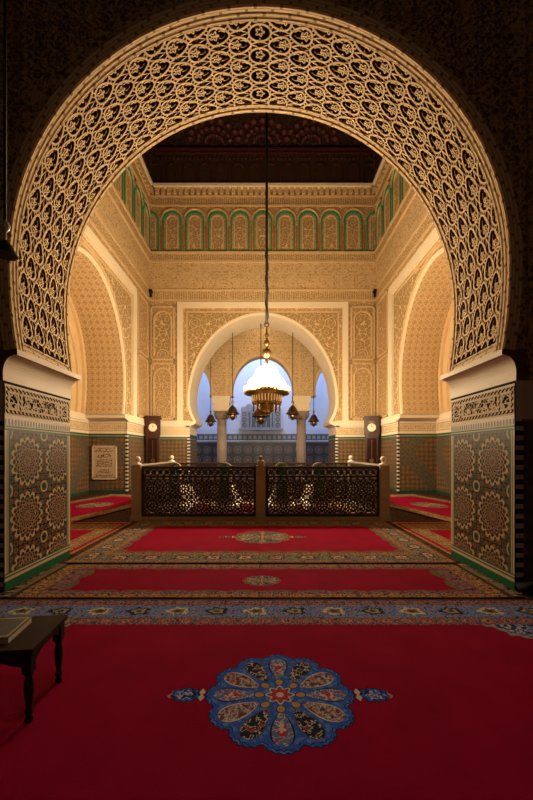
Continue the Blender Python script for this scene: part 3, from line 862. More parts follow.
# spandrel carving: panels each side, cut to the arch
outer = scaled(back_n, 0.10)
for sx in (-1, 1):
    pts = [(x, z) for x, z in outer if x*sx > 0.35 and z > 4.0]
    pts.sort(key=lambda p: p[1])
    poly = [(sx*2.95, 4.0)] if False else []
    low = pts[0]
    for (p, q) in zip(pts[:-1], pts[1:]):
        x0, x1 = sx*3.0, sx*3.0
        # strip from the curve to the frame side
        if abs(p[0]) < 3.0:
            a = [(p[0], p[1]), (sx*max(abs(p[0]), 3.0), p[1]), (sx*max(abs(q[0]), 3.0), q[1]), (q[0], q[1])]
            mb.quad(*[fb(u, v, 0.022) for u, v in a], [(u, v) for u, v in a], 4)
    top = pts[-1]
mb.quad(fb(-3.0,6.98,0.02), fb(3.0,6.98,0.02), fb(3.0,7.02,0.02), fb(-3.0,7.02,0.02), None, 4)
mb.ribbon(scaled(back_n, 0.05), 0.12, fb, 0, 0.06, False, 0.9, 0)
# impost capitals of the back arch
for sx in (-1, 1):
    mb.prism([(2.72,2.52),(2.70,2.62),(3.1,2.62),(3.1,2.40),(2.95,2.40),(2.90,2.44),(2.78,2.50)], lambda x, z, d: (sx*x, d, z), YB-0.1, YBF, 0)
mb.build('trim_10', DECO, structure=True, recalc=False)

# --- side walls with niche arches
for nm, n, sx in (('wall_chamber_left', 11, -1), ('wall_chamber_right', 12, 1)):
    X0, X1 = sx*HX, sx*SX
    mb = MB()
    o2 = [(SC + a, z) for a, z in wall_with_arch(side_n, 2.5, Y1 - SC, YB - SC, ZC)]
    mb.poly([(X0, a, z) for a, z in o2], 0)
    arch_strip(mb, side_n, side_n, lambda a, z: (X0, SC + a, z), lambda a, z: (X1, SC + a, z), 1)
    for e in (-1, 1):
        y = SC + e*2.5
        mb.quad((X0,y,0),(X1,y,0),(X1,y,2.0),(X0,y,2.0), None, 2)
        mb.quad((X0,y,2.0),(X1,y,2.0),(X1,y,2.62),(X0,y,2.62), None, 3)
    # niche back
    mb.quad((X1,Y1,0),(X1,YB,0),(X1,YB,7.5),(X1,Y1,7.5), None, 4)
    XN = X1 - sx*0.012
    mb.quad((XN,SC-2.5,0),(XN,SC+2.5,0),(XN,SC+2.5,2.0),(XN,SC-2.5,2.0), None, 2)
    mb.build(nm, [M['stucco'], M['sebka'], M['dado'], M['white'], M['band']], structure=True, recalc=False)
    fs = lambda a, z, h: (sx*(HX - h), a, z)
    mb = MB()
    upper_wall(mb, fs, Y1, YB, [YB - 0.458 - k*0.917 for k in range(0, 11)])
    for y0, y1 in ((SC-3.35, SC-3.0), (SC+3.0, SC+3.35)): bar(mb, fs, y0, y1, 2.66, 6.93, 0.09, 0)
    bar(mb, fs, SC-3.35, SC+3.35, 6.93, 7.25, 0.09, 0)
    bar(mb, fs, SC-2.9, SC+2.9, 6.78, 6.84, 0.04, 1)
    for e in (-1, 1):
        y0, y1 = sorted((SC+e*2.5, (YB if e > 0 else Y1)))
        dado(mb, fs, y0, y1); strip(mb, fs, SC + e*2.54)
        blind_panel(mb, fs, SC + e*4.15, 1.2, 5.1, 7.3, 5, False); blind_panel(mb, fs, SC + e*4.15, 1.2, 2.7, 5.0, 5, False)
        # spandrel
    out = scaled(side_n, 0.28)
    for (p, q) in zip(out[:-1], out[1:]):
        for e in (-1, 1):
            if p[0]*e > 0.2 and q[0]*e > 0.0 and min(p[1], q[1]) > 3.0:
                a = [(SC+p[0], p[1]), (SC+e*2.95, p[1]), (SC+e*2.95, q[1]), (SC+q[0], q[1])]
                if abs(p[0]) < 2.9: mb.quad(*[fs(u, v, 0.02) for u, v in a], a, 4)
    mb.ribbon([(SC+a, z) for a, z in scaled(side_n, 0.05)], 0.10, fs, 0, 0.06, False, 0.9, 0)
    mb.ribbon([(SC+a, z) for a, z in scaled(side_n, 0.24)], 0.06, fs, 0, 0.05, False, 0.8, 1)
    # niche: dado frieze, capital and inner arch rib
    for e in (-1, 1):
        fj = lambda a, z, h: (sx*a, SC + e*(2.5 - h), z)
        plate(mb, fj, HX, SX, 2.08, 2.36, 0.006, 10); bar(mb, fj, HX-0.03, SX, 2.0, 2.035, 0.02, 9)
        mb.prism([(2.20,2.50),(2.18,2.64),(2.55,2.64),(2.55,2.40),(2.49,2.40),(2.42,2.44),(2.26,2.48)], lambda u, z, d: (sx*d, SC + e*u, z), HX-0.10, SX, 9)
    fi = lambda a, z, h: (sx*(SX - h), a, z)
    plate(mb, fi, SC-2.5, SC+2.5, 2.0, 2.42, 0.01, 9); plate(mb, fi, SC-2.5, SC+2.5, 2.08, 2.36, 0.016, 10); bar(mb, fi, SC-2.5, SC+2.5, 2.42, 2.64, 0.05, 0)
    mb.ribbon([(SC+a*0.96, z) for a, z in side_n], 0.16, fi, 0, 0.08, False, 0.8, 1)
    mb.ribbon([(SC+a*0.78, 2.64 + (z-2.64)*0.83) for a, z in side_n], 0.10, fi, 0, 0.06, False, 0.8, 1)
    mb.build('trim_%d' % n, DECO, structure=True, recalc=False)

# --- wooden cornice and ceiling
fbw = lambda a, z, h: (a, YB - h, z)
mb = MB()
def cornice(fn, A0, A1):
    plate(mb, fn, A0, A1, 12.14, ZC, 0.12, 0)
    n = int((A1-A0)/0.62)
    for k in range(n):
        c = A0 + (k+0.5)*(A1-A0)/n
        mb.ribbon(arch_pts(c, 12.25, 12.98, 0.24), 0.05, fn, 0.12, 0.16, False, 0.8, 1)
    for k in range(int((A1-A0)/0.16)):
        a = A0 + 0.08 + k*0.16; bar(mb, fn, a-0.045, a+0.045, 13.13, 13.27, 0.22, 0)
    bar(mb, fn, A0, A1, 13.29, 13.35, 0.28, 1); bar(mb, fn, A0, A1, 13.4, 13.46, 0.34, 1); bar(mb, fn, A0, A1, 12.14, 12.22, 0.16, 1)
cornice(fbw, -HX, HX)
for sx in (-1, 1): cornice(lambda a, z, h: (sx*(HX-h), a, z), Y1, YB)
mb.build('trim_13', [M['wood'], M['ceilred']], structure=True, recalc=False)
mb = MB().box(-HX, HX, Y1, YB, ZC, ZC+0.2, 0)
# scalloped half fans on the ceiling along its far edge
for cx in (-1.9, 0.0, 1.9):
    for ri, r in enumerate((0.35, 0.65, 0.95)):
        for k in range(9):
            a = PI + PI*(k+0.5)/9
            x, y = cx + r*cos(a), 14.2 + r*sin(a)
            mb.lathe([(0.001,-0.12),(0.07+0.03*ri,-0.06),(0.10+0.03*ri,0.0)], (x, y, ZC), 8, 1)
for k in range(7): mb.box(-HX, HX, 5.2+k*1.2, 5.32+k*1.2, ZC-0.12, ZC, 1)
mb.build('ceiling_chamber', [M['ceil'], M['ceilred']], structure=True, recalc=False)
mb = MB(); mb.quad((-HX-1.4,Y1,9),(HX+1.4,Y1,9),(HX+1.4,Y1,ZC),(-HX-1.4,Y1,ZC),None,0)
mb.build('wall_chamber_front', M['stucco'], structure=True, recalc=False)

# ================================================================== COURT BEYOND
YC, YW = 17.4, 22.0
cm = horseshoe(1.50, 1.70, 4.22, 4.05, 1.5, 30, 5)
mb = MB()
# arcade wall: centre arch and two side arches above the imposts
def side_open(c, rx, n=24):
    return [(c + rx*cos(PI - PI*i/n), 4.15 + 1.55*sin(PI*i/n)) for i in range(n+1)]
outl = [(-6.2, 4.05), (-6.2, 9.0), (6.2, 9.0), (6.2, 4.05)]
for c, rx, rz in ((3.75, 1.25, 1.55), (0.0, 1.45, 1.75), (-3.75, 1.25, 1.55)):
    outl.append((c + rx*0.96, 4.05))
    for i in range(25):
        a = PI*i/24; outl.append((c + rx*cos(a), 4.2 + rz*sin(a)))
    outl.append((c - rx*0.96, 4.05))
mb.prism(outl, lambda a, z, d: (a, d, z), YC - 0.25, YC + 0.25, 0)
fc = lambda a, z, h: (a, YC - 0.25 - h, z)
for c, rx, rz in ((3.75, 1.25, 1.55), (0.0, 1.45, 1.75), (-3.75, 1.25, 1.55)):
    mb.ribbon([(c + (rx+0.09)*cos(PI*i/24), 4.2 + (rz+0.09)*sin(PI*i/24)) for i in range(25)], 0.16, fc, 0, 0.05, False, 0.85, 1)
for a0, a1, z0, z1 in ((-1.78,-1.70,4.1,6.5),(1.70,1.78,4.1,6.5),(-1.78,1.78,6.42,6.5),(-2.3,2.3,6.7,6.78)): bar(mb, fc, a0, a1, z0, z1, 0.04, 1)
mb.build('wall_court_front', [M['arab'], M['band']], structure=True, recalc=False)
MB().box(-6.2, 6.2, YBF, YC+0.25, 9.0, 9.2).build('ceiling_gallery', M['plaster_dark'], structure=True)
mb = MB().box(-6.2, 6.2, YW, YW+0.3, 0, 9.5)
mb.build('wall_court_back', M['courtwall'], structure=True)
for nm, x in (('wall_court_left', -6.4), ('wall_court_right', 6.2)):
    MB().box(x, x+0.2, YBF, YW+0.3, 0, 9.5).build(nm, M['courtwall'], structure=True)
fw = lambda a, z, h: (a, YW - h, z)
mb = MB()
plate(mb, fw, -6.2, 6.2, 0, 2.08, 0.02, 0)
plate(mb, fw, -6.2, 6.2, 2.12, 2.5, 0.02, 2); bar(mb, fw, -6.2, 6.2, 2.06, 2.12, 0.05, 1); bar(mb, fw, -6.2, 6.2, 2.5, 2.86, 0.06, 1); bar(mb, fw, -1.45, 1.21, 2.74, 2.855, 0.32, 3)
for k in range(40):
    a = -6.0 + k*0.3
    bar(mb, fw, a, a+0.2, 2.2, 2.42, 0.035, 3)
mb.build('trim_14', [M['dado_blue'], M['courtwall'], M['court_slats'], M['court_panel']], structure=True, recalc=False)

# columns of the arcade
def lathe_obj(name, prof, mat, parent, seg=24, c=(0,0,0)): return MB().lathe(prof, c, seg).build(name, mat, parent)
col = thing('column', 'left pale marble column of the courtyard arcade behind the chandelier', 'column', (-1.98, YC, 0), 0, 'courtyard arcade columns')
lathe_obj('base', [(0.34,0),(0.34,0.1),(0.30,0.14),(0.32,0.2),(0.25,0.27),(0.24,0.3)], M['marblecol'], col)
lathe_obj('shaft', [(0.235,0.3),(0.232,1.6),(0.222,2.85),(0.24,2.87),(0.24,2.92),(0.222,2.94)], M['marblecol'], col)
mb = MB().lathe([(0.222,2.94),(0.25,3.0),(0.30,3.12),(0.33,3.25),(0.36,3.34)], (0,0,0), 24)
for k in range(8):
    a = 2*PI*k/8
    mb.tube([(0.24*cos(a),0.24*sin(a),2.98),(0.31*cos(a),0.31*sin(a),3.12),(0.38*cos(a),0.38*sin(a),3.26),(0.40*cos(a),0.40*sin(a),3.22)], [0.05,0.055,0.04,0.02], 6)
mb.build('capital', M['marblecol'], col)
mb = MB().box(-0.40,0.40,-0.40,0.40,3.34,3.44).box(-0.37,0.37,-0.33,0.33,3.44,3.72).box(-0.43,0.43,-0.36,0.36,3.72,4.06)
mb.build('impost_block', M['cream'], col)
dup(col, (1.85, YC, 0), 0, 'right pale marble column of the courtyard arcade behind the chandelier')

# carved panel on the court wall
pan = thing('carved_panel', 'grey carved stone panel with scalloped crest on the bluish courtyard wall', 'wall panel', (-0.12, YW-0.075, 2.86))
mb = MB().box(-1.2,1.2,-0.14,0.0,0,0.95); mb.build('back_slab', M['court_panel'], pan)
for sx in (-1, 1):
    mb = MB().box(sx*1.0-0.2, sx*1.0+0.2, -0.22, -0.12, 0, 1.05)
    for k in range(3):
        mb.ribbon([(sx*1.0 + 0.11*cos(a), 0.18+k*0.33 + 0.11*sin(a)) for a in [2*PI*q/14 for q in range(14)]], 0.05, lambda a, z, h: (a, -0.22-h, z), 0, 0.03, True, 0.8, 1)
    mb.build('side_pilaster', [M['court_panel'], M['court_slats']], pan)
mb = MB().box(-0.72,0.72,-0.16,-0.13,0.05,0.92); mb.build('glazed_field', M['court_slats'], pan)
for k in range(5): MB().box(-0.64+k*0.3, -0.56+k*0.3, -0.2, -0.12, 0.02, 0.92).build('mullion', M['court_panel'], pan)
mb = MB()
for x, z, r in ((-1.05,1.12,0.17),(-0.72,1.24,0.22),(-0.38,1.16,0.16),(0,1.28,0.26),(0.38,1.16,0.16),(0.72,1.24,0.22),(1.05,1.12,0.17)):
    mb.prism([(x + r*cos(2*PI*k/16), z + r*sin(2*PI*k/16)) for k in range(16)], lambda a, b, d: (a, d, b), -0.2, -0.05)
mb.box(-1.2,1.2,-0.18,-0.05,0.92,1.1); mb.build('crest', M['court_panel'], pan)

# ================================================================== RAILING
RX0, RX1, RM, RY0, RY1 = -2.5, 2.45, -0.02, 7.25, 9.95
rail = thing('railing', 'dark pierced wood lattice railing with stone posts around the tomb enclosure', 'railing', (0,0,0))
def lattice_panel(L, name='lattice_panel'):
    """panel standing along +x from 0..L, in the plane y=0"""
    mb = MB()
    f = lambda a, z, h: (a, 0.02 - h, z); fB = lambda a, z, h: (a, -0.02 + h, z)
    mb.box(0, L, -0.04, 0.04, 1.03, 1.085); mb.box(0, L, -0.03, 0.03, 0.86, 0.90); mb.box(0, L, -0.03, 0.03, 0.80, 0.825)
    mb.box(0, L, -0.04, 0.04, 0.075, 0.13); mb.box(0, 0.05, -0.03, 0.03, 0.13, 1.03); mb.box(L-0.05, L, -0.03, 0.03, 0.13, 1.03)
    def strip2(pts, w, closed=False):
        n = len(pts)
        for i in range(n if closed else n-1):
            p, q = Vector(pts[i]), Vector(pts[(i+1) % n]); d = q-p
            if d.length < 1e-5: continue
            d.normalize(); nn = Vector((-d.y, d.x))*w/2
            c = [p+nn, q+nn, q-nn, p-nn]
            i0 = mb.add([(a.x, -0.016, a.y) for a in c] + [(a.x, 0.016, a.y) for a in c])
            for fa in ((0,1,2,3),(7,6,5,4),(0,4,5,1),(2,6,7,3)): mb.face([i0+k for k in fa])
    n = max(1, round((L-0.1)/0.335)); cw = (L-0.1)/n; rh = 0.335
    for i in range(n):
        for j in range(2):
            cx = 0.05 + (i+0.5)*cw; cz = 0.13 + (j+0.5)*rh; hw, hh = cw/2, rh/2
            P = lambda r, a: (cx + r*cos(a)*hw, cz + r*sin(a)*hh)
            A = [PI/8 + PI/4*k for k in range(8)]
            strip2([P(0.22, a) for a in A], 0.026, True)
            strip2([P(0.66, a) for a in A], 0.028, True)
            for a in A:
                strip2([P(0.22, a), P(0.66, a)], 0.026)
                m_ = max(abs(cos(a)), abs(sin(a))); strip2([P(0.66, a), P(1/m_, a)], 0.030)
            for a in [PI/4 + PI/2*k for k in range(4)]:
                strip2([P(0.62, a), P(1.40, a)], 0.028)
                strip2([P(1.02, a-0.30), P(0.95, a), P(1.02, a+0.30)], 0.026)
            for a in [PI/2*k for k in range(4)]: strip2([P(0.64, a), P(0.84, a)], 0.05)
            strip2([(cx-hw, cz-hh), (cx+hw, cz-hh)], 0.020); strip2([(cx-hw, cz-hh), (cx-hw, cz+hh)], 0.020)
    m = max(1, round((L-0.1)/0.13)); sw = (L-0.1)/m
    for i in range(m):
        cx = 0.05 + (i+0.5)*sw
        strip2([(cx-sw/2, 0.90), (cx+sw/2, 1.03)], 0.022); strip2([(cx-sw/2, 1.03), (cx+sw/2, 0.90)], 0.022)
        strip2([(cx+0.035*cos(a), 0.965+0.035*sin(a)) for a in [PI/4*k for k in range(8)]], 0.02, True)
        strip2([(cx-sw*0.5, 0.825), (cx-sw*0.5, 0.86)], 0.05)
    return mb
def post(x, y, arm=0, mid=False):
    p = MB().box(x-0.095,x+0.095,y-0.095,y+0.095,0.0,1.10).box(x-0.11,x+0.11,y-0.11,y+0.11,0.0,0.10)
    if mid:
        o = p.build('post', M['stone'], rail)
        fz = MB().lathe([(0.075,1.10),(0.08,1.12),(0.075,1.17),(0.055,1.205),(0.03,1.22)], (x,y,0), 18).sphere((x,y,1.255), 0.045)
        f2 = fz.build('finial', M['stone'], o)
    else:
        o = p.build('post', M['stone'], rail)
        fz = MB().lathe([(0.09,1.10),(0.09,1.13),(0.04,1.15),(0.03,1.17)], (x,y,0), 16).sphere((x,y,1.225), 0.062)
        fz.build('finial', M['marble'], o)
for x, y, mid in ((RX0,RY0,0),(RM,RY0,1),(RX1,RY0,0),(RX0,RY1,0),(RX1,RY1,0)): post(x, y, 0, mid)
def panel_at(L, loc, rz):
    o = lattice_panel(L).build('lattice_panel', M['wood'], rail, recalc=False); o.location = loc; o.rotation_euler = (0,0,rz)
panel_at(RM-RX0-0.19, (RX0+0.095, RY0, 0), 0); panel_at(RX1-RM-0.19, (RM+0.095, RY0, 0), 0)
panel_at(RY1-RY0-0.19, (RX0, RY0+0.095, 0), PI/2); panel_at(RY1-RY0-0.19, (RX1, RY0+0.095, 0), PI/2)
panel_at(RX1-RX0-0.19, (RX0+0.095, RY1, 0), 0)
for x0, x1, y0, y1 in ((RX0+0.095,RX1-0.095,RY0-0.07,RY0+0.07),(RX0+0.095,RX1-0.095,RY1-0.07,RY1+0.07),(RX0-0.07,RX0+0.07,RY0+0.095,RY1-0.095),(RX1-0.07,RX1+0.07,RY0+0.095,RY1-0.095)):
    MB().box(x0,x1,y0,y1,0,0.07).build('plinth', M['stone'], rail)
for x in (RX0, RX1): MB().box(x-0.05,x+0.05,RY0+0.095,RY1-0.095,1.085,1.115).build('handrail', M['stone'], rail)

# tombs inside the railing
tomb = None
for i, (x, y, lab) in enumerate(((-2.02, 8.75, 'white marble tomb with green topped headstone, nearest the left railing corner'),
                  (-0.86, 8.75, 'white marble tomb with green topped headstone just left of the middle post'),
                  (0.46, 8.75, 'white marble tomb with green topped headstone just right of the middle post'),
                  (1.32, 8.75, 'white marble tomb with green topped headstone, farthest right inside the railing'))):
    if tomb is None:
        tomb = thing('tomb', lab, 'tomb', (x,y,0), 0, 'tombs inside the railing')
        MB().box(-0.30,0.30,-0.55,1.0,0.015,0.16).build('base_slab', M['marble'], tomb)
        mb = MB().prism([(-0.22,0.16),(-0.24,0.22),(-0.16,0.40),(-0.14,0.50),(0.14,0.50),(0.16,0.40),(0.24,0.22),(0.22,0.16)], lambda a, z, d: (a, d, z), -0.42, 0.92)
        mb.build('tomb_body', M['tombstone'], tomb)
        P = [(-0.155,0.16)] + [(0.155*cos(PI-PI*k/10), 1.04 + 0.09*sin(PI*k/10)) for k in range(11)] + [(0.155,0.16)]
        MB().prism(P, lambda a, z, d: (a, d, z), -0.50, -0.43).build('headstone', M['tombstone'], tomb)
        P2 = [(-0.115,0.30)] + [(0.115*cos(PI-PI*k/10), 1.02 + 0.07*sin(PI*k/10)) for k in range(11)] + [(0.115,0.30)]
        MB().prism(P2, lambda a, z, d: (a, d, z), -0.51, -0.50).build('green_panel', M['greencloth'], tomb)
    else: dup(tomb, (x,y,0), 0, lab)

# ================================================================== CLOCKS
def clock(loc, rz, label):
    t = thing('longcase_clock', label, 'clock', loc, rz, 'longcase clocks by the back wall')
    m = M['clockwood']
    MB().box(-0.29,0.29,-0.17,0.17,0.0,0.12).box(-0.27,0.27,-0.16,0.16,0.12,0.70).box(-0.29,0.29,-0.17,0.17,0.70,0.76).build('base', m, t)
    MB().box(-0.24,0.24,-0.14,0.14,0.76,1.98).box(-0.27,0.27,-0.15,0.15,1.98,2.05).build('trunk', m, t)
    d = MB().box(-0.17,0.17,-0.155,-0.14,0.84,1.92).build('trunk_door', plain('door_glass', (0.025,0.007,0.005), 0.2), t)
    MB().box(-0.012,0.012,-0.168,-0.156,1.05,1.85).build('pendulum_rod', M['brass_d'], d)
    MB().prism([(0.085*cos(2*PI*k/20), 1.05+0.085*sin(2*PI*k/20)) for k in range(20)], lambda a, z, q: (a, q, z), -0.172, -0.157).build('pendulum_bob', M['brass_d'], d)
    MB().box(-0.29,0.29,-0.17,0.17,2.05,2.66).box(-0.33,0.33,-0.20,0.20,2.66,2.72).box(-0.30,0.30,-0.18,0.18,2.72,2.78).build('hood', m, t)
    dl = MB().prism([(0.155*cos(2*PI*k/28), 2.33+0.155*sin(2*PI*k/28)) for k in range(28)], lambda a, z, q: (a, q, z), -0.185, -0.17)
    dial = dl.build('dial', M['dial'], t)
    MB().box(-0.008,0.008,-0.192,-0.186,2.33,2.44).build('minute_hand', M['iron'], dial)
    MB().prism([(0,2.324),(0.07,2.364),(0.066,2.376),(-0.004,2.336)], lambda a, z, q: (a, q, z), -0.195, -0.190).build('hour_hand', M['iron'], dial)
    for k in range(12):
        a = PI/6*k; MB().prism([(0.125*cos(a)+0.010*cos(b), 2.33+0.125*sin(a)+0.010*sin(b)) for b in (0, PI/2, PI, 3*PI/2)], lambda a_, z, q: (a_, q, z), -0.19, -0.184).build('hour_mark', M['iron'], dial)
    mb = MB(); mb.prism([(0.13*cos(PI-PI*k/10), 2.50+0.10*sin(PI*k/10)) for k in range(11)], lambda a, z, q: (a, q, z), -0.182, -0.17)
    mb.build('arch_plate', M['brass_d'], t)
    return t
clock((-4.27, 13.98, 0), 0.30, 'tall dark longcase clock with white dial in the back left corner')
clock((4.25, 13.98, 0), -0.38, 'tall reddish longcase clock with white dial in the back right corner')

# ================================================================== PLAQUE IN THE LEFT NICHE
pq = thing('inscription_plaque', 'pale framed plaque with dark Arabic inscription on the tiled niche wall', 'plaque', (-5.30, SC+2.5, 1.03))
MB().box(-0.42,0.42,-0.04,0.0,-0.60,0.60).build('slab', M['plaque'], pq)
mb = MB()
for x0,x1,z0,z1 in ((-0.44,0.44,0.57,0.61),(-0.44,0.44,-0.61,-0.57),(-0.44,-0.40,-0.61,0.61),(0.40,0.44,-0.61,0.61)): mb.box(x0,x1,-0.055,-0.0,z0,z1)
mb.build('frame', plain('plaque_rim', (0.70,0.58,0.42), 0.5), pq)
mb = MB(); rnd = random.Random(3); fq = lambda a, z, h: (a, -0.041 - h, z)
def scribble(x0, x1, z, hgt, w):
    mb = MB()
    x = x1
    while x > x0:
        l = rnd.uniform(0.05, 0.13); xe = max(x0, x - l)
        pts = []
        k = 8; am = rnd.uniform(0.3, 1.0)*hgt; sh = rnd.choice((0, 1, 2))
        for i in range(k+1):
            f = i/k; a = x + (xe-x)*f
            zz = z + (am*0.5*sin(f*PI) if sh == 0 else (-am*0.45*sin(f*PI) if sh == 1 else am*0.3*sin(f*2*PI)))
            pts.append((a, zz))
        mb.ribbon(pts, w, fq, 0, 0.004, False, 1.0)
        if rnd.random() < 0.6: mb.ribbon([(x-0.01, z-0.1*hgt), (x-0.004, z+0.75*hgt)], w, fq, 0, 0.004, False, 1.0)
        if rnd.random() < 0.5: mb.ribbon([(x-0.03, z-0.55*hgt), (x-0.045, z-0.5*hgt)], w, fq, 0, 0.004, False, 1.0)
        x = xe - 0.012
    mb.build('text_line', M['ink'], pq, recalc=False)
for z, x0, x1, h, w in ((0.50,-0.24,0.24,0.05,0.016),(0.42,-0.34,0.32,0.10,0.022),(0.29,-0.13,0.2,0.06,0.018),(0.21,-0.26,0.24,0.09,0.02),
        (0.10,-0.28,0.28,0.06,0.012),(0.04,-0.28,0.28,0.06,0.012),(-0.02,-0.28,0.28,0.06,0.012),(-0.08,-0.28,0.28,0.06,0.012),(-0.14,-0.28,0.28,0.06,0.012),
        (-0.28,-0.16,0.16,0.06,0.016),(-0.35,-0.24,0.22,0.06,0.018),(-0.47,-0.32,0.30,0.07,0.018),(-0.53,-0.3,0.3,0.03,0.012)): scribble(x0,x1,z,h,w)
pq.scale = (0.93, 1, 0.93)
for x, z in ((-0.36,0.53),(0.36,0.53),(-0.36,-0.53),(0.36,-0.53)):
    MB().prism([(x+0.018*cos(2*PI*k/10), z+0.018*sin(2*PI*k/10)) for k in range(10)], lambda a, b, d: (a, d, b), -0.055, -0.04).build('screw', M['brass_d'], pq)

# ================================================================== CHANDELIER
CX, CY = 0.12, 9.4
ch = thing('chandelier', 'large brass chandelier with a blazing mass of bulbs on a long cable', 'chandelier', (CX, CY, 0))
mb = MB().tube([(0,0,4.72),(0,0,ZC)], 0.035, 8); mb.build('cable', M['iron'], ch)
mb = MB().tube([(0.05*sin(k*0.9)*0.45, 0.05*cos(k*0.9)*0.45, 4.8 + k*0.09) for k in range(22)], 0.03, 8); mb.build('cable_wrap', M['cable'], ch)
mb = MB()
mb.tube([(0.06*cos(2*PI*k/12), 0, 4.70+0.06*sin(2*PI*k/12)) for k in range(13)], 0.018, 6)
mb.lathe([(0.02,3.5),(0.03,3.72),(0.05,3.78),(0.03,3.80),(0.09,3.86),(0.125,3.92),(0.13,3.98),(0.10,4.04),(0.03,4.07),(0.025,4.12),(0.06,4.16),(0.085,4.22),(0.06,4.28),(0.025,4.31),(0.025,4.36),(0.055,4.40),(0.06,4.44),(0.03,4.49),(0.02,4.52),(0.02,4.65)], (0,0,0), 24)
mb.lathe([(0.03,2.9),(0.05,3.0),(0.03,3.2),(0.05,3.35),(0.025,3.5)], (0,0,0), 16)
mb.build('stem', M['brass'], ch)
mb = MB().lathe([(0.20,2.62),(0.35,2.66),(0.38,2.80),(0.43,2.86),(0.58,2.88),(0.60,2.92),(0.60,2.95),(0.52,2.955),(0.05,2.96)], (0,0,0), 36)
mb.lathe([(0.33,2.62),(0.345,2.64),(0.345,2.66),(0.33,2.68)], (0,0,0), 36)
mb.build('rim', M['brass'], ch)
mb = MB().lathe([(0.02,2.36),(0.09,2.38),(0.17,2.44),(0.21,2.53),(0.20,2.62),(0.22,2.64)], (0,0,0), 28).sphere((0,0,2.35), 0.04)
mb.build('bowl', M['brass'], ch)
def ring_of(name, o, n, ph=0.0):
    for k in range(1, n):
        q = o.copy(); C.objects.link(q); q.parent = ch; q.rotation_euler = (0, 0, 2*PI*k/n)
o = MB().tube([(0.36,0,2.84),(0.37,0,2.68),(0.34,0,2.56),(0.345,0,2.45),(0.32,0,2.43)], [0.025,0.028,0.024,0.02,0.012], 8).build('bracket', M['brass'], ch); ring_of('bracket', o, 8)
o = MB().tube([(0.585,0,2.93),(0.59,0,3.06)], [0.024,0.016], 6).build('glass_drop', M['crystal'], ch); ring_of('glass_drop', o, 44)
o = MB().tube([(0.40,0,2.86),(0.37,0,2.68)], [0.02,0.014], 6).build('glass_drop', M['crystal'], ch); ring_of('glass_drop', o, 30)
def bulb_mesh():
    return MB().lathe([(0.018,-0.06),(0.026,-0.035),(0.050,0.01),(0.055,0.04),(0.042,0.085),(0.016,0.125),(0.001,0.14)], (0,0,0), 10)
b0 = None
tiers = ((0.47, 3.06, 22), (0.42, 3.15, 17), (0.33, 3.24, 14), (0.26, 3.33, 11), (0.24, 3.43, 9), (0.11, 3.51, 5), (0.30, 3.06, 12))
nb = 0
for r, z, n in tiers:
    MB().lathe([(r+0.015,z-0.07),(r+0.015,z-0.055),(r-0.015,z-0.055),(r-0.015,z-0.07),(r+0.015,z-0.07)], (0,0,0), 32).build('tier_ring', M['brass'], ch)
    for k in range(n):
        a = 2*PI*(k + 0.5*(n % 2))/n
        if b0 is None: b0 = bulb_mesh().build('bulb', M['bulb'], ch); o = b0
        else: o = b0.copy(); C.objects.link(o); o.parent = ch
        o.location = (r*cos(a), r*sin(a), z + random.uniform(-0.03, 0.03)); nb += 1

# ================================================================== LANTERNS
def lantern(label, loc, top, sc=1.0, dark=False):
    t = thing('hanging_lantern', label, 'lantern', loc, 0, 'bell shaped brass lanterns')
    m = M['iron'] if dark else M['brass_d']
    MB().tube([(0,0,0.50*sc),(0,0,top)], 0.014*sc if sc > 0.8 else 0.012, 6).build('chain', M['cable'] if not dark else M['iron'], t)
    MB().lathe([(r*sc,z*sc) for r,z in (((0.012,0.30),(0.04,0.34),(0.03,0.46),(0.06,0.50),(0.10,0.56),(0.11,0.62),(0.09,0.69),(0.03,0.74),(0.015,0.8)) if dark else ((0.012,0.30),(0.04,0.32),(0.02,0.35),(0.05,0.38),(0.055,0.41),(0.03,0.45),(0.015,0.5)))], (0,0,0), 16).build('finial', M['lampglass'] if dark else M['brass'], t)
    MB().lathe([(r*sc,z*sc) for r,z in ((0.255,-0.06),(0.262,-0.045),(0.25,-0.02),(0.21,0.03),(0.175,0.10),(0.14,0.18),(0.09,0.24),(0.045,0.28),(0.012,0.30))], (0,0,0), 28).build('bell', m, t)
    if dark: return t
    mb = MB()
    for k in range(6):
        a = 2*PI*k/6; c, s = cos(a), sin(a)
        mb.tube([(0.15*c*sc,0.15*s*sc,-0.06*sc),(0.155*c*sc,0.155*s*sc,-0.16*sc),(0.12*c*sc,0.12*s*sc,-0.24*sc)], 0.014*sc, 6)
    mb.build('cage', m, t)
    MB().lathe([(r*sc,z*sc) for r,z in ((0.01,-0.30),(0.06,-0.27),(0.11,-0.2),(0.13,-0.12),(0.13,-0.06))], (0,0,0), 18).build('glass_cup', M['iron'] if dark else M['brass'], t)
    return t
lantern('brass lantern hanging just left of the chandelier, in front of the left arcade column', (-1.28, 15.3, 3.06), 3.4, 1.1)
lantern('brass lantern hanging just right of the chandelier, in front of the right arcade column', (1.27, 15.3, 3.06), 3.4, 1.1)
lantern('farthest left small dark lantern, against the bluish wall beyond the back arch', (-2.42, 16.7, 2.86), 6.0, 1.0)
lantern('farthest right small dark lantern, against the bluish wall beyond the back arch', (2.36, 16.7, 2.86), 6.0, 1.0)
lantern('wide dark lantern hanging directly behind and below the chandelier bowl', (-0.08, 15.4, 2.98), 3.9, 1.45)
lantern('near black bell shaped lantern cut by the left edge beside the front arch', (-2.115, 3.0, 3.02), 6.0, 0.36, True)

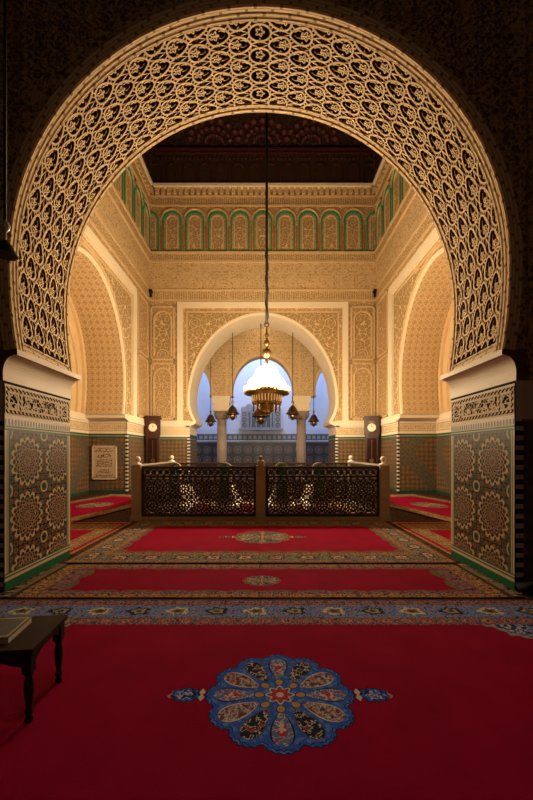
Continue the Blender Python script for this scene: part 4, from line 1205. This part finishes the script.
# little dark wall brackets in the back corners
for sx, s in ((-1, 'left'), (1, 'right')):
    o = MB().box(sx*4.5-0.06, sx*4.5+0.06, YB-0.22, YB-0.06, 7.80, 7.90).box(sx*4.5-0.035, sx*4.5+0.035, YB-0.16, YB-0.10, 7.62, 7.80).build('wall_bracket', M['iron'])
    tag(o, 'small dark bracket high on the wall in the back %s corner' % s, 'bracket', 'corner brackets')

# ================================================================== CARPETS
def carpet(label, cx, cy, a, b, rz, z, mat, fringe=(), group='red oriental carpets'):
    t = thing('carpet', label, 'carpet', (cx, cy, z), rz, group)
    mb = MB(); th = 0.012; N = 40
    # softly uneven edge so the rug lies like cloth
    rim = []
    for i in range(N): rim.append((-a + 2*a*i/N, -b))
    for i in range(N): rim.append((a, -b + 2*b*i/N))
    for i in range(N): rim.append((a - 2*a*i/N, b))
    for i in range(N): rim.append((-a, b - 2*b*i/N))
    rim = [(x + 0.006*sin(x*9+y*7), y + 0.006*sin(x*8-y*5)) for x, y in rim]
    i0 = mb.add([(x, y, th) for x, y in rim]); n = len(rim)
    mb.face([i0+k for k in range(n)], [(x, y) for x, y in rim])
    for k in range(n):
        j = (k+1) % n; p, q = rim[k], rim[j]
        mb.quad((p[0]*1.002,p[1]*1.002,0),(q[0]*1.002,q[1]*1.002,0),(q[0],q[1],th),(p[0],p[1],th),(p,q,q,p))
    mb.build('pile', mat, t)
    rnd = random.Random(int(cx*100+cy*10))
    for side in fringe:
        mb = MB()
        ax = side in 'NS'
        L = a if ax else b
        k = int(2*L/0.035)
        for i in range(k):
            s = -L + (i+0.5)*2*L/k; e = rnd.uniform(0.08, 0.14); w = rnd.uniform(-0.03, 0.03); sg = 1 if side in 'NE' else -1; base = (b if ax else a)*sg
            if ax: pts = [(s, base-0.005*sg, 0.012),(s+w*0.5, base+sg*e*0.5, 0.012),(s+w, base+sg*e, 0.006)]
            else: pts = [(base-0.005*sg, s, 0.012),(base+sg*e*0.5, s+w*0.5, 0.012),(base+sg*e, s+w, 0.006)]
            mb.tube(pts, [0.011,0.010,0.007], 4, cap=False)
        o = mb.build('fringe', M['fringe'], t); o['kind'] = 'stuff'
    return t
B_blue = [(0.03,'edge'),(0.10,'guard_rose'),(0.24,'main_blue'),(0.12,'guard_navy')]
B_warm = [(0.03,'edge'),(0.09,'guard_warm'),(0.20,'main_warm'),(0.07,'guard_warm')]
B_grey = [(0.03,'edge'),(0.07,'guard_warm'),(0.26,'main_grey'),(0.08,'guard_warm'),(0.05,'guard_navy')]
B_side = [(0.02,'edge'),(0.09,'guard_warm'),(0.09,'red'),(0.16,'main_warm'),(0.07,'guard_warm')]
carpet('large red foreground carpet with a scalloped blue medallion and blue floral border', 0.14, 1.96, 2.72, 1.335, 0, 0.002,
       carpet_mat('foreground_carpet', 2.72, 1.335, B_blue, (0.25,0.001,0.021), corner=0.70, style='blue', med=[dict(cx=-0.01, cy=0.03, rx=0.42, ry=0.405, style='blue', pend=0.17)]))
carpet('red carpet lying between the two tiled piers with a tiny cream medallion', 0.02, 3.825, 2.34, 0.50, 0, 0.002,
       carpet_mat('pier_carpet', 2.34, 0.50, [(0.015,'edge'),(0.07,'guard_warm'),(0.07,'guard_rose')], (0.25,0.001,0.022), scallop=0.03, style='warm', med=[dict(cx=0.0, cy=-0.05, rx=0.20, ry=0.15, style='warm')], usc=0.40), 'EW')
carpet('red carpet before the railing with a long olive medallion and wide patterned border', 0.0, 5.735, 2.42, 1.36, 0, 0.002,
       carpet_mat('railing_carpet', 2.42, 1.36, B_grey, CR2, scallop=0.05, corner=0.20, style='warm', med=[dict(cx=0.02, cy=0.0, rx=0.46, ry=0.42, style='warm', pend=0.2)]))
for sx, s in ((-1,'left'),(1,'right')):
    carpet('red carpet with a pale olive medallion lying askew before the %s niche' % s, sx*4.25, 9.17, 1.15, 2.05, sx*0.24, 0.016,
       carpet_mat('niche_carpet_'+s, 1.15, 2.05, [(0.02,'edge'),(0.10,'guard_warm'),(0.16,'main_warm'),(0.07,'guard_warm')], CR2, scallop=0.03, med=[dict(rx=0.42, ry=0.5, style='warm')]), 'NS')
    carpet('red striped-border carpet tucked behind the %s tiled pier' % s, sx*3.60, 5.85, 1.12, 1.13, 0, 0.002,
       carpet_mat('corner_carpet_'+s, 1.12, 1.13, [(0.02,'edge'),(0.10,'guard_warm'),(0.10,'red'),(0.10,'guard_warm'),(0.32,'main_warm'),(0.09,'guard_warm')], CR2, style='warm', usc=1.75))
mb = None
carpet('dark red rug inside the railing under the tombs', -0.02, 8.6, 2.3, 1.2, 0, 0.001,
       carpet_mat('enclosure_rug', 2.3, 1.2, B_warm, (0.05,0.003,0.006)))

# ================================================================== TABLE AND BOOK
TX, TY = -1.507, 1.915
tb = thing('low_table', 'low dark wooden table with turned legs at the left edge', 'table', (TX, TY, 0.015), 0.09)
zt = 0.374
mb = MB().box(-0.40,0.40,-0.19,0.19,zt-0.022,zt)
mb.build('tabletop', M['table'], tb)
def apron(a0, a1, fn):
    mb = MB(); n = 12; pts = [(a0, zt-0.022)]
    pts += [(a0, zt-0.10)] + [(a0 + (a1-a0)*k/n, zt - 0.055 - 0.045*abs(cos(PI*k/n))**6) for k in range(1, n)] + [(a1, zt-0.10), (a1, zt-0.022)]
    mb.prism(pts, fn, -0.008, 0.008); mb.build('apron', M['table'], tb)
for y in (-0.165, 0.165): apron(-0.37, 0.37, lambda a, z, d: (a, y+d, z))
for x in (-0.375, 0.375): apron(-0.155, 0.155, lambda a, z, d: (x+d, a, z))
legp = [(0.016,0),(0.020,0.01),(0.013,0.03),(0.020,0.05),(0.013,0.07),(0.017,0.10),(0.023,0.16),(0.021,0.20),(0.014,0.225),(0.022,0.235),(0.022,0.245)]
for x in (-0.365, 0.365):
    for y in (-0.155, 0.155):
        MB().lathe(legp, (x,y,0), 14).box(x-0.023,x+0.023,y-0.023,y+0.023,0.245,zt-0.022).build('leg', M['table'], tb)
BW, BH, BT = 0.155, 0.118, 0.036
def cover_mat():
    g = G('book_cover', 0.4, 0, 0.4); u, v = g.uv()
    n = g.noise(g.vec(u, v), 18, 3)
    c = g.mix(n, (0.016,0.018,0.016), (0.10,0.085,0.055))
    d = g.mn(BW - g.abs(u), BH - g.abs(v))
    c = g.mix(g.lt(d, 0.020), c, (0.36,0.24,0.07)); c = g.mix(g.lt(d, 0.007), c, (0.04,0.03,0.025))
    c = g.mix(g.lt(g.sqrt((u+0.02)*(u+0.02)+(v-0.055)*(v-0.055)), 0.032), c, (0.40,0.015,0.012))
    g.color(c); return g.mat
bk = thing('book', 'thick book with a gold bordered dark cover lying on the low table', 'book', (-1.41, 1.905, 0.389), 0.13)
MB().box(-BW,BW,-BH,BH,0.0,0.004).box(-BW,BW,-BH,BH,BT-0.004,BT).box(-BW-0.003,-BW+0.003,-BH,BH,0.0,BT).build('cover', cover_mat(), bk)
def page_mat():
    g = G('book_pages', 0.8); u, v = g.uv(); l = g.frac(v*400)
    g.color(g.mix(l, (0.80,0.66,0.48), (0.60,0.48,0.34))); return g.mat
MB().box(-BW+0.003,BW-0.004,-BH+0.004,BH-0.004,0.004,BT-0.004).build('pages', page_mat(), bk)

# dark bundle at the foot of the right pier
mb = MB()
N, R_ = 14, 10
for i in range(R_+1):
    th = PI*i/R_
    ring = []
    for k in range(N):
        a = 2*PI*k/N; w = 1 + 0.12*sin(3*a+i) + 0.08*sin(5*a-2*i)
        ring.append((0.36*sin(th)*cos(a)*w, 0.12*sin(th)*sin(a)*w, max(0.0, 0.06 - 0.075*cos(th) + 0.012*sin(4*a+i))))
    b = mb.add(ring)
    if i:
        for k in range(N): mb.face((b-N+k, b-N+(k+1)%N, b+(k+1)%N, b+k), None, 0, True)
bd = mb.build('cloth_bundle', M['bundle']); bd.location = (2.80, 3.36, 0.03)
tag(bd, 'low black cloth bundle on the carpet at the foot of the right pier', 'bundle')

# ================================================================== LIGHT
def light(kind, name, loc, energy, color, size=0.5, rot=None, **kw):
    d = bpy.data.lights.new(name, kind); d.energy = energy; d.color = color
    if kind == 'AREA': d.shape = 'RECTANGLE'; d.size = size; d.size_y = kw.get('size_y', size)
    elif kind in ('POINT', 'SPOT'): d.shadow_soft_size = size
    if kind == 'SPOT': d.spot_size = kw.get('angle', 1.0); d.spot_blend = 0.8
    o = bpy.data.objects.new(name, d); C.objects.link(o); o.location = loc
    if rot: o.rotation_euler = rot
    return o
WARM = (1.0, 0.77, 0.47)
for k in range(4):
    a = PI/4 + PI/2*k
    light('POINT', 'chandelier_glow', (CX + 0.72*cos(a), CY + 0.72*sin(a), 3.15), 330, WARM, 0.12)
light('POINT', 'niche_fill_left', (-5.4, 7.4, 3.0), 8, WARM, 0.2)  # unseen fill lights added to brighten both niches
light('POINT', 'niche_fill_right', (5.4, 7.4, 3.0), 8, WARM, 0.2)
light('AREA', 'court_sky', (0, 19.8, 9.3), 720, (0.42, 0.57, 1.0), 8.0, (0,0,0), size_y=3.6)
for sx in (-1, 1): light('POINT', 'wall_lamp', (sx*3.0, 12.9, 2.3), 55, WARM, 0.3)
light('POINT', 'gallery_warm_point', (0, 16.7, 7.2), 7, WARM, 0.3)  # weak warm point light under the gallery roof, no fixture built
light('SPOT', 'front_fill_spot', (0.2, 0.9, 8.2), 270, (1.0, 0.86, 0.76), 0.4, (0.16, 0, 0), angle=0.62)  # added unseen spot on the carpets, in place of daylight behind the camera
light('POINT', 'front_fill_point', (0, -1.0, 4.6), 15, (1.0, 0.72, 0.46), 0.5)  # added weak fill for the front wall, no real lamp here

w = bpy.data.worlds.new('World'); bpy.context.scene.world = w; w.use_nodes = True
bg = w.node_tree.nodes['Background']; bg.inputs[0].default_value = (0.35, 0.55, 1.0, 1); bg.inputs[1].default_value = 0.6

# ================================================================== CAMERA
cd = bpy.data.cameras.new('Camera'); cam = bpy.data.objects.new('Camera', cd); C.objects.link(cam)
cam.location = (0.04, 0.0, 1.35); cam.rotation_euler = (PI/2, 0, 0)
cd.sensor_fit = 'HORIZONTAL'; cd.sensor_width = 36; cd.lens = 360/533*36
cd.shift_x = 2.8/533; cd.shift_y = 53/533; cd.clip_start = 0.05; cd.clip_end = 200
sc = bpy.context.scene; sc.camera = cam
sc.view_settings.view_transform = 'Standard'; sc.view_settings.look = 'None'; sc.view_settings.exposure = 0.0
